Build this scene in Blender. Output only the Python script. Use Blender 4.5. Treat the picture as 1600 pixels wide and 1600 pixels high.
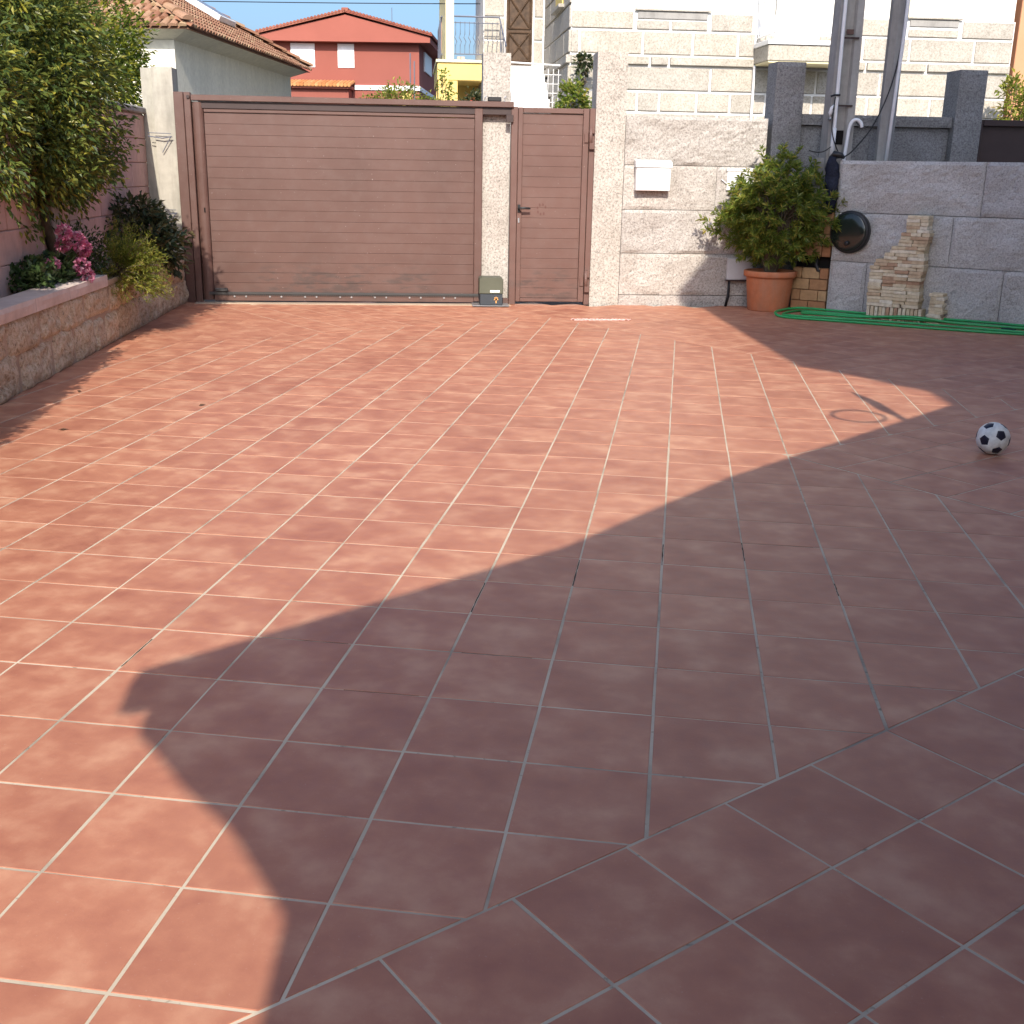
import bpy, math, random
import numpy as np
from mathutils import Vector, Matrix, noise
rnd = random.Random(7)
nr = np.random.default_rng(11)
R = math.radians
scene = bpy.context.scene
for o in list(bpy.data.objects):
    bpy.data.objects.remove(o)
COL = scene.collection

# ------------------------------------------------------------------ camera, sky, sun, exposure
cam_d = bpy.data.cameras.new('camera')
cam = bpy.data.objects.new('camera', cam_d)
COL.objects.link(cam)
scene.camera = cam
cam_d.sensor_fit = 'HORIZONTAL'
cam_d.sensor_width = 36
cam_d.lens = 36 * 1743.18 / 1600
cam_d.clip_start = 0.05
cam_d.clip_end = 2000
_p, _y, _r = 0.29854, -0.141758, 0.0178605
_f = Vector((math.sin(_y) * math.cos(_p), math.cos(_y) * math.cos(_p), -math.sin(_p)))
_ri = Vector((math.cos(_y), -math.sin(_y), 0))
_u = _ri.cross(_f)
_r2 = _ri * math.cos(_r) + _u * math.sin(_r)
_u2 = _u * math.cos(_r) - _ri * math.sin(_r)
CAM = Vector((0, 0, 1.5266))
m = Matrix((_r2, _u2, -_f)).transposed().to_4x4()
m.translation = CAM
cam.matrix_world = m

SUN_EL = 36.0
SUN_DH = Vector((-0.158, 0.9874, 0)).normalized()      # horizontal way the light travels
world = bpy.data.worlds.new('World')
scene.world = world
world.use_nodes = True
wn = world.node_tree.nodes
bg = wn['Background']
sky = wn.new('ShaderNodeTexSky')
sky.sky_type = 'NISHITA'
sky.sun_disc = False
sky.sun_elevation = R(SUN_EL)
sky.sun_rotation = math.atan2(-SUN_DH.x, -SUN_DH.y)
sky.air_density = 1.0
sky.dust_density = 3.8
sky.ozone_density = 6.5
world.node_tree.links.new(sky.outputs[0], bg.inputs[0])
bg.inputs[1].default_value = 0.15
sun_d = bpy.data.lights.new('sun', 'SUN')
sun_d.energy = 4.1
sun_d.angle = R(0.45)
sun_d.color = (1.0, 0.90, 0.78)
sun = bpy.data.objects.new('sun', sun_d)
COL.objects.link(sun)
_d = Vector((SUN_DH.x, SUN_DH.y, -math.tan(R(SUN_EL)))).normalized()
sun.rotation_euler = _d.to_track_quat('-Z', 'Y').to_euler()
sun.location = (2, -10, 12)
scene.view_settings.view_transform = 'Standard'
scene.view_settings.look = 'None'
scene.view_settings.exposure = 0.66
scene.view_settings.gamma = 1.0
scene.render.resolution_x = 1024
scene.render.resolution_y = 1024
try:
    scene.cycles.max_bounces = 5
    scene.cycles.diffuse_bounces = 3
    scene.cycles.glossy_bounces = 2
    scene.cycles.transmission_bounces = 3
    scene.cycles.transparent_max_bounces = 4
    scene.cycles.caustics_reflective = False
    scene.cycles.caustics_refractive = False
except Exception:
    pass

# ------------------------------------------------------------------ materials
def mat(name, base=(.5, .5, .5), rough=.8, spec=.3, metal=0.0):
    mt = bpy.data.materials.new(name)
    mt.use_nodes = True
    nt = mt.node_tree
    b = nt.nodes['Principled BSDF']
    b.inputs['Base Color'].default_value = (*base, 1)
    b.inputs['Roughness'].default_value = rough
    b.inputs['Specular IOR Level'].default_value = spec
    b.inputs['Metallic'].default_value = metal
    return mt, nt, b
def N(nt, t, **kw):
    n = nt.nodes.new(t)
    for k, v in kw.items():
        if k in n.bl_rna.properties.keys() and k not in n.inputs.keys():
            setattr(n, k, v)
        else:
            n.inputs[k].default_value = v
    return n
def L(nt, a, b):
    nt.links.new(a, b)
def ramp(nt, fac, stops):
    r = nt.nodes.new('ShaderNodeValToRGB')
    el = r.color_ramp.elements
    while len(el) < len(stops):
        el.new(0.5)
    for e, (p, c) in zip(el, stops):
        e.position = p
        e.color = (*c, 1)
    if fac is not None:
        L(nt, fac, r.inputs[0])
    return r
def mixc(nt, fac, a, b, blend='MIX'):
    mx = nt.nodes.new('ShaderNodeMix')
    mx.data_type = 'RGBA'
    mx.blend_type = blend
    for sock, v in ((mx.inputs[0], fac), (mx.inputs[6], a), (mx.inputs[7], b)):
        if hasattr(v, 'is_linked'):
            L(nt, v, sock)
        elif isinstance(v, tuple):
            sock.default_value = (*v, 1)
        else:
            sock.default_value = v
    return mx.outputs[2]
def math_(nt, op, a, b=0.0, clamp=False):
    n = nt.nodes.new('ShaderNodeMath')
    n.operation = op
    n.use_clamp = clamp
    for s, v in ((n.inputs[0], a), (n.inputs[1], b)):
        if hasattr(v, 'is_linked'):
            L(nt, v, s)
        else:
            s.default_value = v
    return n.outputs[0]
def pos(nt, scale=None):
    g = nt.nodes.new('ShaderNodeNewGeometry')
    if scale is None:
        return g.outputs['Position']
    mp = nt.nodes.new('ShaderNodeMapping')
    mp.inputs['Scale'].default_value = scale
    L(nt, g.outputs['Position'], mp.inputs[0])
    return mp.outputs[0]
def noise_(nt, vec, scale, detail=4, rough=.55):
    n = nt.nodes.new('ShaderNodeTexNoise')
    n.inputs['Scale'].default_value = scale
    n.inputs['Detail'].default_value = detail
    n.inputs['Roughness'].default_value = rough
    if vec is not None:
        L(nt, vec, n.inputs['Vector'])
    return n.outputs[0]
def bump(nt, b, h, strength=.3, dist=.01):
    bp = nt.nodes.new('ShaderNodeBump')
    bp.inputs['Strength'].default_value = strength
    bp.inputs['Distance'].default_value = dist
    L(nt, h, bp.inputs['Height'])
    L(nt, bp.outputs[0], b.inputs['Normal'])
def rand_id(nt):
    oi = nt.nodes.new('ShaderNodeObjectInfo')
    g = nt.nodes.new('ShaderNodeNewGeometry')
    return math_(nt, 'FRACT', math_(nt, 'ADD', oi.outputs['Random'], g.outputs['Random Per Island']))

def plain(name, base, rough=.8, spec=.3, var=.12, scale=6, metal=0.0, bmp=.0, bscale=60):
    mt, nt, b = mat(name, base, rough, spec, metal)
    P = pos(nt)
    n1 = noise_(nt, P, scale, 6, .65)
    lo = tuple(max(0, c * (1 - var)) for c in base)
    hi = tuple(min(1, c * (1 + var)) for c in base)
    r = ramp(nt, n1, [(.3, lo), (.7, hi)])
    L(nt, r.outputs[0], b.inputs['Base Color'])
    if bmp:
        bump(nt, b, noise_(nt, P, bscale, 5, .6), bmp, .006)
    return mt

def tile_mat():
    mt, nt, b = mat('terracotta_tile', (.4, .16, .1), .5, .35)
    rid = rand_id(nt)
    P = pos(nt, (1, 1, 1))
    off = nt.nodes.new('ShaderNodeVectorMath')
    off.operation = 'ADD'
    L(nt, P, off.inputs[0])
    cb = nt.nodes.new('ShaderNodeCombineXYZ')
    L(nt, math_(nt, 'MULTIPLY', rid, 37.0), cb.inputs[0])
    L(nt, math_(nt, 'MULTIPLY', rid, 91.0), cb.inputs[2])
    L(nt, cb.outputs[0], off.inputs[1])
    n1 = noise_(nt, off.outputs[0], 6.0, 2, .5)
    n2 = noise_(nt, off.outputs[0], 22.0, 4, .6)
    n3 = noise_(nt, pos(nt), .45, 3, .5)
    f = math_(nt, 'ADD', math_(nt, 'MULTIPLY', n1, .72), math_(nt, 'MULTIPLY', n2, .28))
    r = ramp(nt, f, [(.32, (.36, .138, .084)), (.5, (.44, .188, .112)), (.68, (.55, .285, .175))])
    r2 = ramp(nt, rid, [(0, (.84, .79, .79)), (.08, (.93, .92, .92)), (.5, (.985, .98, .98)), (.92, (1.03, 1.04, 1.04)), (1, (1.06, 1.09, 1.08))])
    c = mixc(nt, .9, r.outputs[0], r2.outputs[0], 'MULTIPLY')
    r3 = ramp(nt, n3, [(.35, (.93, .92, .93)), (.65, (1, 1, 1))])
    c = mixc(nt, .8, c, r3.outputs[0], 'MULTIPLY')
    # pale dust specks
    n4 = noise_(nt, pos(nt), 130, 2, .5)
    c = mixc(nt, math_(nt, 'MULTIPLY', math_(nt, 'SUBTRACT', n4, .66, True), 1.2, True), c, (.6, .5, .42))
    L(nt, c, b.inputs['Base Color'])
    rr = ramp(nt, n2, [(.3, (.42,) * 3), (.7, (.58,) * 3)])
    L(nt, rr.outputs[0], b.inputs['Roughness'])
    bump(nt, b, math_(nt, 'ADD', n2, noise_(nt, pos(nt), 90, 3)), .10, .004)
    return mt

def grout_mat():
    mt, nt, b = mat('tile_grout', (.5, .45, .38), .9, .2)
    P = pos(nt)
    n1 = noise_(nt, P, 2.2, 5, .6)
    n2 = noise_(nt, P, 30, 4, .6)
    r = ramp(nt, n1, [(.34, (.31, .27, .21)), (.48, (.48, .415, .315)), (.66, (.57, .495, .38))])
    dirt = ramp(nt, n2, [(.28, (.45, .43, .41)), (.40, (1, 1, 1))])
    c = mixc(nt, .9, r.outputs[0], dirt.outputs[0], 'MULTIPLY')
    L(nt, c, b.inputs['Base Color'])
    bump(nt, b, n2, .3, .003)
    return mt

def granite_mat(name, a, bcol, c, bs=.5, sp=95):
    mt, nt, b = mat(name, bcol, .85, .25)
    P = pos(nt)
    rid = rand_id(nt)
    v = noise_(nt, P, sp, 3, .75)
    r = ramp(nt, v, [(.32, a), (.46, bcol), (.60, c)])
    n1 = noise_(nt, P, 3.0, 6, .6)
    r1 = ramp(nt, n1, [(.32, (.78, .76, .74)), (.62, (1, 1, 1))])
    col = mixc(nt, .8, r.outputs[0], r1.outputs[0], 'MULTIPLY')
    r2 = ramp(nt, rid, [(0, (.86, .86, .88)), (1, (1, .98, .95))])
    col = mixc(nt, .7, col, r2.outputs[0], 'MULTIPLY')
    blk = noise_(nt, P, sp * 2.2, 2, .6)
    rb = ramp(nt, blk, [(.30, (.25, .25, .26)), (.38, (1, 1, 1))])
    col = mixc(nt, .75, col, rb.outputs[0], 'MULTIPLY')
    L(nt, col, b.inputs['Base Color'])
    bump(nt, b, math_(nt, 'ADD', math_(nt, 'MULTIPLY', noise_(nt, P, 26, 8, .7), 1.0), math_(nt, 'MULTIPLY', v, .35)), bs, .02)
    return mt

def gate_mat(name='brown_gate_paint', k=1.0):
    mt, nt, b = mat(name, (.2, .11, .09), .42, .4)
    P = pos(nt)
    sx = nt.nodes.new('ShaderNodeSeparateXYZ')
    L(nt, P, sx.inputs[0])
    n1 = noise_(nt, P, 1.6, 4, .55)
    n2 = noise_(nt, pos(nt, (1.6, 1.6, 6)), 2.6, 5, .65)
    r = ramp(nt, n1, [(.3, (.094 * k, .050 * k, .040 * k)), (.7, (.117 * k, .064 * k, .052 * k))])
    # splash stains low on the leaf, broken up by noise
    band = ramp(nt, sx.outputs[2], [(.02, (.45,) * 3), (.13, (.9,) * 3), (.30, (1.0,) * 3), (.46, (.25,) * 3), (.60, (0, 0, 0))])
    st = math_(nt, 'MULTIPLY', ramp(nt, n2, [(.48, (0, 0, 0)), (.60, (1, 1, 1))]).outputs[0], band.outputs[0])
    n5 = noise_(nt, pos(nt, (1, 1, 1)), .9, 2, .5)
    st = math_(nt, 'MULTIPLY', st, ramp(nt, n5, [(.42, (0, 0, 0)), (.56, (1, 1, 1))]).outputs[0])
    c = mixc(nt, math_(nt, 'MULTIPLY', st, .6), r.outputs[0], (.043, .034, .031))
    dust = ramp(nt, noise_(nt, P, 7, 5, .6), [(.45, (0, 0, 0)), (.75, (.22,) * 3)])
    c = mixc(nt, dust.outputs[0], c, (.16, .118, .104))
    fleck = ramp(nt, noise_(nt, P, 55, 2, .5), [(.745, (0, 0, 0)), (.76, (.6,) * 3)])
    c = mixc(nt, fleck.outputs[0], c, (.42, .36, .33))
    L(nt, c, b.inputs['Base Color'])
    rr = ramp(nt, n2, [(.3, (.42,) * 3), (.7, (.6,) * 3)])
    L(nt, rr.outputs[0], b.inputs['Roughness'])
    bump(nt, b, noise_(nt, pos(nt, (1, 1, 14)), 14, 3), .05, .003)
    return mt

def leaf_mat(name, stops, trans=.35, rough=.45):
    mt, nt, b = mat(name, stops[0][1], rough, .35)
    g = nt.nodes.new('ShaderNodeNewGeometry')
    r = ramp(nt, g.outputs['Random Per Island'], stops)
    P = pos(nt)
    cl = ramp(nt, noise_(nt, P, 3.5, 3), [(.35, (.72, .75, .72)), (.65, (1.0, 1.0, 1.0))])
    c = mixc(nt, .9, r.outputs[0], cl.outputs[0], 'MULTIPLY')
    L(nt, c, b.inputs['Base Color'])
    tr = nt.nodes.new('ShaderNodeBsdfTranslucent')
    L(nt, c, tr.inputs[0])
    mx = nt.nodes.new('ShaderNodeMixShader')
    mx.inputs[0].default_value = trans
    L(nt, b.outputs[0], mx.inputs[1])
    L(nt, tr.outputs[0], mx.inputs[2])
    L(nt, mx.outputs[0], nt.nodes['Material Output'].inputs[0])
    return mt

def rooftile_mat(name, stops):
    mt, nt, b = mat(name, stops[0][1], .9, .15)
    rid = rand_id(nt)
    r = ramp(nt, rid, stops)
    n1 = noise_(nt, pos(nt), 2.0, 5, .6)
    r1 = ramp(nt, n1, [(.3, (.62, .6, .58)), (.65, (1, 1, 1))])
    c = mixc(nt, .8, r.outputs[0], r1.outputs[0], 'MULTIPLY')
    L(nt, c, b.inputs['Base Color'])
    bump(nt, b, noise_(nt, pos(nt), 25, 4), .2, .01)
    return mt

def stained(name, base, dirt, sc=1.5, amt=.6, streak=True, bmp=.15):
    mt, nt, b = mat(name, base, .88, .2)
    P = pos(nt, (4, 4, .7) if streak else (1, 1, 1))
    n1 = noise_(nt, P, sc, 7, .65)
    n2 = noise_(nt, pos(nt), 14, 5, .6)
    r = ramp(nt, n1, [(.40, base), (.72, dirt)])
    r2 = ramp(nt, n2, [(.3, (.8,) * 3), (.65, (1, 1, 1))])
    c = mixc(nt, amt, base, r.outputs[0])
    c = mixc(nt, .7, c, r2.outputs[0], 'MULTIPLY')
    L(nt, c, b.inputs['Base Color'])
    bump(nt, b, noise_(nt, pos(nt), 40, 5, .6), bmp, .008)
    return mt

M = {}
M['tile'] = tile_mat()
M['grout'] = grout_mat()
M['gate'] = gate_mat()
M['gate_door'] = gate_mat('brown_door_paint', 1.18)
M['gate_dark'] = plain('dark_brown_metal', (.045, .028, .026), .5, .4)
M['asphalt'] = plain('asphalt', (.07, .07, .072), .95, .2, .25, 9, bmp=.3)
M['granite'] = granite_mat('pale_granite', (.23, .215, .20), (.42, .395, .36), (.54, .51, .47), .5, 52)
M['granite_p'] = granite_mat('fine_granite', (.20, .188, .17), (.41, .385, .345), (.54, .51, .465), .25, 46)
M['granite_h'] = granite_mat('house_granite', (.32, .30, .255), (.45, .42, .36), (.53, .50, .44), .2, 30)
M['granite_d'] = granite_mat('grey_granite', (.30, .295, .285), (.48, .47, .455), (.58, .57, .55), .6, 60)
M['granite_s'] = granite_mat('dark_granite', (.13, .13, .133), (.23, .23, .233), (.31, .31, .31), .6, 55)  # darker tone for the street pillars and the wall between them
M['white_mortar'] = plain('white_mortar', (.80, .79, .76), .8, .3, .05)
M['white_paint'] = plain('white_paint', (.80, .80, .79), .4, .45, .03)
M['white_wall'] = plain('white_wall', (.78, .76, .69), .85, .2, .05)
M['cream_shutter'] = plain('cream_shutter', (.80, .74, .56), .6, .3, .04)
M['concrete'] = stained('weathered_concrete', (.42, .40, .34), (.20, .19, .16), 1.2, .8)
M['concrete_g'] = stained('grey_concrete', (.36, .35, .33), (.19, .18, .17), 1.5, .7)
M['pale_render'] = stained('pale_render', (.80, .77, .64), (.68, .65, .53), .8, .7, True, .05)
M['pink_block'] = stained('pink_block', (.62, .42, .36), (.46, .33, .29), 1.6, .7, True, .2)
M['stone'] = granite_mat('rubble_stone', (.36, .27, .17), (.58, .47, .32), (.69, .59, .44), .9, 26)
M['mortar'] = stained('earth_mortar', (.46, .36, .26), (.28, .22, .17), 2, .8, False, .5)
M['coping'] = stained('pale_coping', (.62, .52, .46), (.48, .37, .31), 3, .7, False, .3)
M['soil'] = plain('soil', (.085, .055, .04), .95, .1, .4, 14, bmp=.8, bscale=40)
M['red_wall'] = plain('red_render', (.275, .092, .070), .85, .2, .05, 1)
M['red_trim'] = plain('red_trim', (.32, .105, .078), .8, .2, .05, 1)
M['yellow_wall'] = plain('yellow_render', (.74, .56, .20), .85, .2, .05, 2)
M['yellow_pale'] = plain('pale_yellow_render', (.78, .70, .44), .85, .2, .05, 2)
M['orange_wall'] = plain('orange_brown_render', (.55, .28, .16), .85, .2, .06, 2)
M['roof_old'] = rooftile_mat('old_roof_tile', [(0, (.27, .13, .08)), (.4, (.33, .175, .11)), (.75, (.38, .225, .145)), (1, (.44, .32, .19))])
M['roof_red'] = rooftile_mat('red_roof_tile', [(0, (.27, .085, .06)), (1, (.33, .13, .09))])
M['roof_orange'] = rooftile_mat('orange_roof_tile', [(0, (.55, .24, .09)), (1, (.66, .36, .16))])
M['wood'] = plain('carved_door_wood', (.075, .046, .028), .6, .3, .5, 9)
M['dark'] = plain('dark_void', (.012, .011, .011), .9, .1)
M['iron'] = plain('blue_grey_iron', (.12, .13, .17), .5, .4)
M['black'] = plain('black_plastic', (.018, .018, .019), .45, .4)
M['black_gloss'] = plain('dark_green_gloss', (.015, .022, .018), .12, .6)
M['motor_top'] = plain('olive_grey_plastic', (.085, .092, .065), .5, .4, .1)
M['motor_low'] = plain('slate_grey_plastic', (.035, .045, .055), .5, .4, .1)
M['orange_print'] = plain('orange_print', (.75, .38, .12), .6, .3)
M['label'] = plain('white_label', (.82, .82, .82), .5, .3)
M['zinc'] = plain('zinc_metal', (.42, .43, .44), .42, .5, .15, metal=.8)
M['rack'] = plain('black_gear_rack', (.045, .045, .045), .55, .4)
M['pot'] = stained('terracotta_pot', (.52, .185, .085), (.46, .25, .16), 2.5, .7, True, .08)
M['brick_y'] = None
M['hose'] = plain('green_hose', (.02, .31, .085), .38, .5, .12, 3)
M['pvc'] = plain('white_pvc', (.70, .71, .72), .4, .4, .05)
M['grey_box'] = plain('grey_plastic', (.50, .50, .50), .5, .4, .04)
M['cable'] = plain('black_cable', (.012, .012, .014), .5, .4)
M['blue_tarp'] = plain('navy_bag', (.014, .017, .032), .75, .25, .5, 40, bmp=1.0)
M['bark'] = plain('bark', (.13, .10, .07), .95, .1, .3, 20, bmp=.6)
M['house_wall'] = plain('cream_house_wall', (.70, .66, .58), .85, .2, .04)
M['glass'] = plain('window_glass', (.05, .06, .07), .08, .6)
M['rope'] = plain('pink_rope', (.62, .42, .38), .9, .1, .2, 30)
M['stain'] = plain('dark_smudge', (.12, .06, .05), .7, .2)

def brick_mat():
    mt, nt, b = mat('pale_yellow_brick', (.5, .38, .22), .9, .15)
    rid = rand_id(nt)
    r = ramp(nt, rid, [(0, (.46, .29, .19)), (.10, (.52, .38, .25)), (.30, (.62, .51, .34)), (.75, (.72, .63, .46)), (1, (.78, .73, .60))])
    n1 = noise_(nt, pos(nt), 22, 5, .6)
    r1 = ramp(nt, n1, [(.3, (.66, .62, .58)), (.6, (1, 1, 1))])
    L(nt, mixc(nt, .85, r.outputs[0], r1.outputs[0], 'MULTIPLY'), b.inputs['Base Color'])
    bump(nt, b, n1, .3, .004)
    return mt
M['brick_y'] = brick_mat()
def brick2():
    mt, nt, b = mat('ochre_brick', (.45, .26, .13), .9, .15)
    rid = rand_id(nt)
    r = ramp(nt, rid, [(0, (.36, .17, .085)), (.5, (.43, .25, .125)), (1, (.50, .35, .19))])
    n1 = noise_(nt, pos(nt), 18, 5, .6)
    r1 = ramp(nt, n1, [(.3, (.7,) * 3), (.6, (1, 1, 1))])
    L(nt, mixc(nt, .85, r.outputs[0], r1.outputs[0], 'MULTIPLY'), b.inputs['Base Color'])
    return mt
M['brick_o'] = brick2()
M['leaf_tree'] = leaf_mat('tree_leaf', [(0, (.055, .095, .03)), (.35, (.11, .165, .04)), (.7, (.20, .24, .05)), (.9, (.34, .34, .06)), (1, (.48, .45, .07))], .42, .4)
M['leaf_hedge'] = leaf_mat('hedge_leaf', [(0, (.05, .09, .012)), (.5, (.12, .17, .02)), (1, (.36, .34, .035))], .4)
M['leaf_pot'] = leaf_mat('pot_shrub_leaf', [(0, (.10, .165, .03)), (.45, (.20, .27, .045)), (.85, (.32, .34, .06)), (1, (.48, .38, .08))], .45, .35)
M['leaf_dark'] = leaf_mat('dark_shrub_leaf', [(0, (.03, .055, .026)), (.6, (.07, .095, .038)), (.9, (.14, .14, .06)), (1, (.24, .18, .08))], .3)
M['leaf_lime'] = leaf_mat('lime_bush_leaf', [(0, (.10, .15, .02)), (.5, (.24, .28, .04)), (.9, (.44, .42, .08)), (1, (.42, .30, .14))], .45)
M['leaf_ger'] = leaf_mat('geranium_leaf', [(0, (.045, .09, .028)), (1, (.12, .18, .06))], .35)
M['petal'] = leaf_mat('pink_petal', [(0, (.60, .13, .28)), (.5, (.74, .26, .42)), (1, (.82, .50, .60))], .35)
M['petal_r'] = leaf_mat('red_petal', [(0, (.55, .08, .05)), (1, (.7, .2, .1))], .3)

# ------------------------------------------------------------------ mesh helpers
class MB:
    def __init__(s):
        s.v, s.f = [], []
    def add(s, vs, fs):
        b = len(s.v)
        s.v += [tuple(map(float, q)) for q in vs]
        s.f += [tuple(i + b for i in f) for f in fs]
        return s
    def box(s, x0, x1, y0, y1, z0, z1, c=0.0):
        if c <= 0:
            vs = [(x, y, z) for x in (x0, x1) for y in (y0, y1) for z in (z0, z1)]
            return s.add(vs, [(0, 1, 3, 2), (4, 6, 7, 5), (0, 4, 5, 1), (2, 3, 7, 6), (0, 2, 6, 4), (1, 5, 7, 3)])
        c = min(c, (x1 - x0) * .45, (y1 - y0) * .45, (z1 - z0) * .45)
        X, Y, Z = (x0, x1), (y0, y1), (z0, z1)
        idx, vs = {}, []
        for a in (0, 1):
            for b in (0, 1):
                for d in (0, 1):
                    sx, sy, sz = (1, -1)[a], (1, -1)[b], (1, -1)[d]
                    p = (X[a], Y[b], Z[d])
                    for ax in range(3):
                        q = [p[0] + sx * c, p[1] + sy * c, p[2] + sz * c]
                        q[ax] = p[ax]
                        idx[a, b, d, ax] = len(vs)
                        vs.append(tuple(q))
        fs = []
        fs.append([idx[0, b, d, 0] for b, d in ((0, 0), (0, 1), (1, 1), (1, 0))])
        fs.append([idx[1, b, d, 0] for b, d in ((0, 0), (1, 0), (1, 1), (0, 1))])
        fs.append([idx[a, 0, d, 1] for a, d in ((0, 0), (1, 0), (1, 1), (0, 1))])
        fs.append([idx[a, 1, d, 1] for a, d in ((0, 0), (0, 1), (1, 1), (1, 0))])
        fs.append([idx[a, b, 0, 2] for a, b in ((0, 0), (0, 1), (1, 1), (1, 0))])
        fs.append([idx[a, b, 1, 2] for a, b in ((0, 0), (1, 0), (1, 1), (0, 1))])
        for b in (0, 1):
            for d in (0, 1):
                fs.append([idx[0, b, d, 1], idx[1, b, d, 1], idx[1, b, d, 2], idx[0, b, d, 2]])
        for a in (0, 1):
            for d in (0, 1):
                fs.append([idx[a, 0, d, 0], idx[a, 1, d, 0], idx[a, 1, d, 2], idx[a, 0, d, 2]])
        for a in (0, 1):
            for b in (0, 1):
                fs.append([idx[a, b, 0, 0], idx[a, b, 1, 0], idx[a, b, 1, 1], idx[a, b, 0, 1]])
        for a in (0, 1):
            for b in (0, 1):
                for d in (0, 1):
                    fs.append([idx[a, b, d, 0], idx[a, b, d, 1], idx[a, b, d, 2]])
        return s.add(vs, fs)
    def prism(s, poly, z0, z1):
        n = len(poly)
        vs = [(x, y, z0) for x, y in poly] + [(x, y, z1) for x, y in poly]
        fs = [tuple(range(n))[::-1], tuple(range(n, 2 * n))] + [(i, (i + 1) % n, n + (i + 1) % n, n + i) for i in range(n)]
        return s.add(vs, fs)
    def tube(s, pts, r, n=8, cap=True):
        pts = [Vector(p) for p in pts]
        rs = r if isinstance(r, (list, tuple)) else [r] * len(pts)
        vs, fs = [], []
        ref = Vector((0, 0, 1))
        for i, p in enumerate(pts):
            t = (pts[min(i + 1, len(pts) - 1)] - pts[max(i - 1, 0)])
            if t.length < 1e-9:
                t = Vector((0, 0, 1))
            t.normalize()
            a = t.cross(ref)
            if a.length < .05:
                a = t.cross(Vector((1, 0, 0)))
            a.normalize()
            b = t.cross(a)
            for k in range(n):
                an = 2 * math.pi * k / n
                vs.append(p + (a * math.cos(an) + b * math.sin(an)) * rs[i])
        for i in range(len(pts) - 1):
            for k in range(n):
                fs.append((i * n + k, i * n + (k + 1) % n, (i + 1) * n + (k + 1) % n, (i + 1) * n + k))
        if cap:
            fs.append(tuple(range(n))[::-1])
            fs.append(tuple((len(pts) - 1) * n + k for k in range(n)))
        return s.add(vs, fs)
    def lathe(s, prof, n=32, mtx=None):
        vs, fs = [], []
        for r_, z in prof:
            for k in range(n):
                a = 2 * math.pi * k / n
                v = Vector((r_ * math.cos(a), r_ * math.sin(a), z))
                vs.append(mtx @ v if mtx else v)
        for i in range(len(prof) - 1):
            for k in range(n):
                fs.append((i * n + k, i * n + (k + 1) % n, (i + 1) * n + (k + 1) % n, (i + 1) * n + k))
        fs.append(tuple(range(n))[::-1])
        fs.append(tuple((len(prof) - 1) * n + k for k in range(n)))
        return s.add(vs, fs)
    def shift(s, dx, dy, dz=0):
        s.v = [(x + dx, y + dy, z + dz) for x, y, z in s.v]
        return s
    def mesh(s, name, mt, smooth=False):
        me = bpy.data.meshes.new(name)
        me.from_pydata(s.v, [], s.f)
        me.materials.append(mt)
        if smooth:
            for p in me.polygons:
                p.use_smooth = True
        me.update()
        return me

def obj(name, me, parent=None, loc=None, rot=None):
    o = bpy.data.objects.new(name, me)
    COL.objects.link(o)
    if parent is not None:
        o.parent = parent
    if loc is not None:
        o.location = loc
    if rot is not None:
        o.rotation_euler = rot
    return o
def tag(o, label, cat, group=None):
    o['label'] = label
    o['category'] = cat
    if group:
        o['group'] = group
    return o
def empty(name, label, cat, loc=(0, 0, 0), rz=0.0, group=None):
    o = bpy.data.objects.new(name, None)
    COL.objects.link(o)
    o.empty_display_size = .1
    o.location = loc
    o.rotation_euler = (0, 0, rz)
    o['_o'] = (0.0, 0.0)
    return tag(o, label, cat, group)
# the street frame: t runs along the gate front, w away from the patio
TH = R(13.4)
SO = Vector((-5.40, 12.30, 0))
SE = Vector((math.cos(TH), math.sin(TH), 0))
SW = Vector((-math.sin(TH), math.cos(TH), 0))
def SF(t, w, z=0.0):
    return SO + SE * t + SW * w + Vector((0, 0, z))
def sroot(name, label, cat, t, w, group=None, z=0.0):
    o = empty(name, label, cat, SF(t, w, z), TH, group)
    o['_o'] = (t, w, z)
    return o
def spart(name, mb, mt, root, parent=None, smooth=False):
    o0 = root['_o']
    mb.shift(-o0[0], -o0[1], -o0[2])
    return obj(name, mb.mesh(name, mt, smooth), parent or root)
def sthing(name, mb, mt, label, cat, t, w, group=None, smooth=False):
    mb.shift(-t, -w)
    o = obj(name, mb.mesh(name, mt, smooth), None, SF(t, w), (0, 0, TH))
    return tag(o, label, cat, group)

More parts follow.
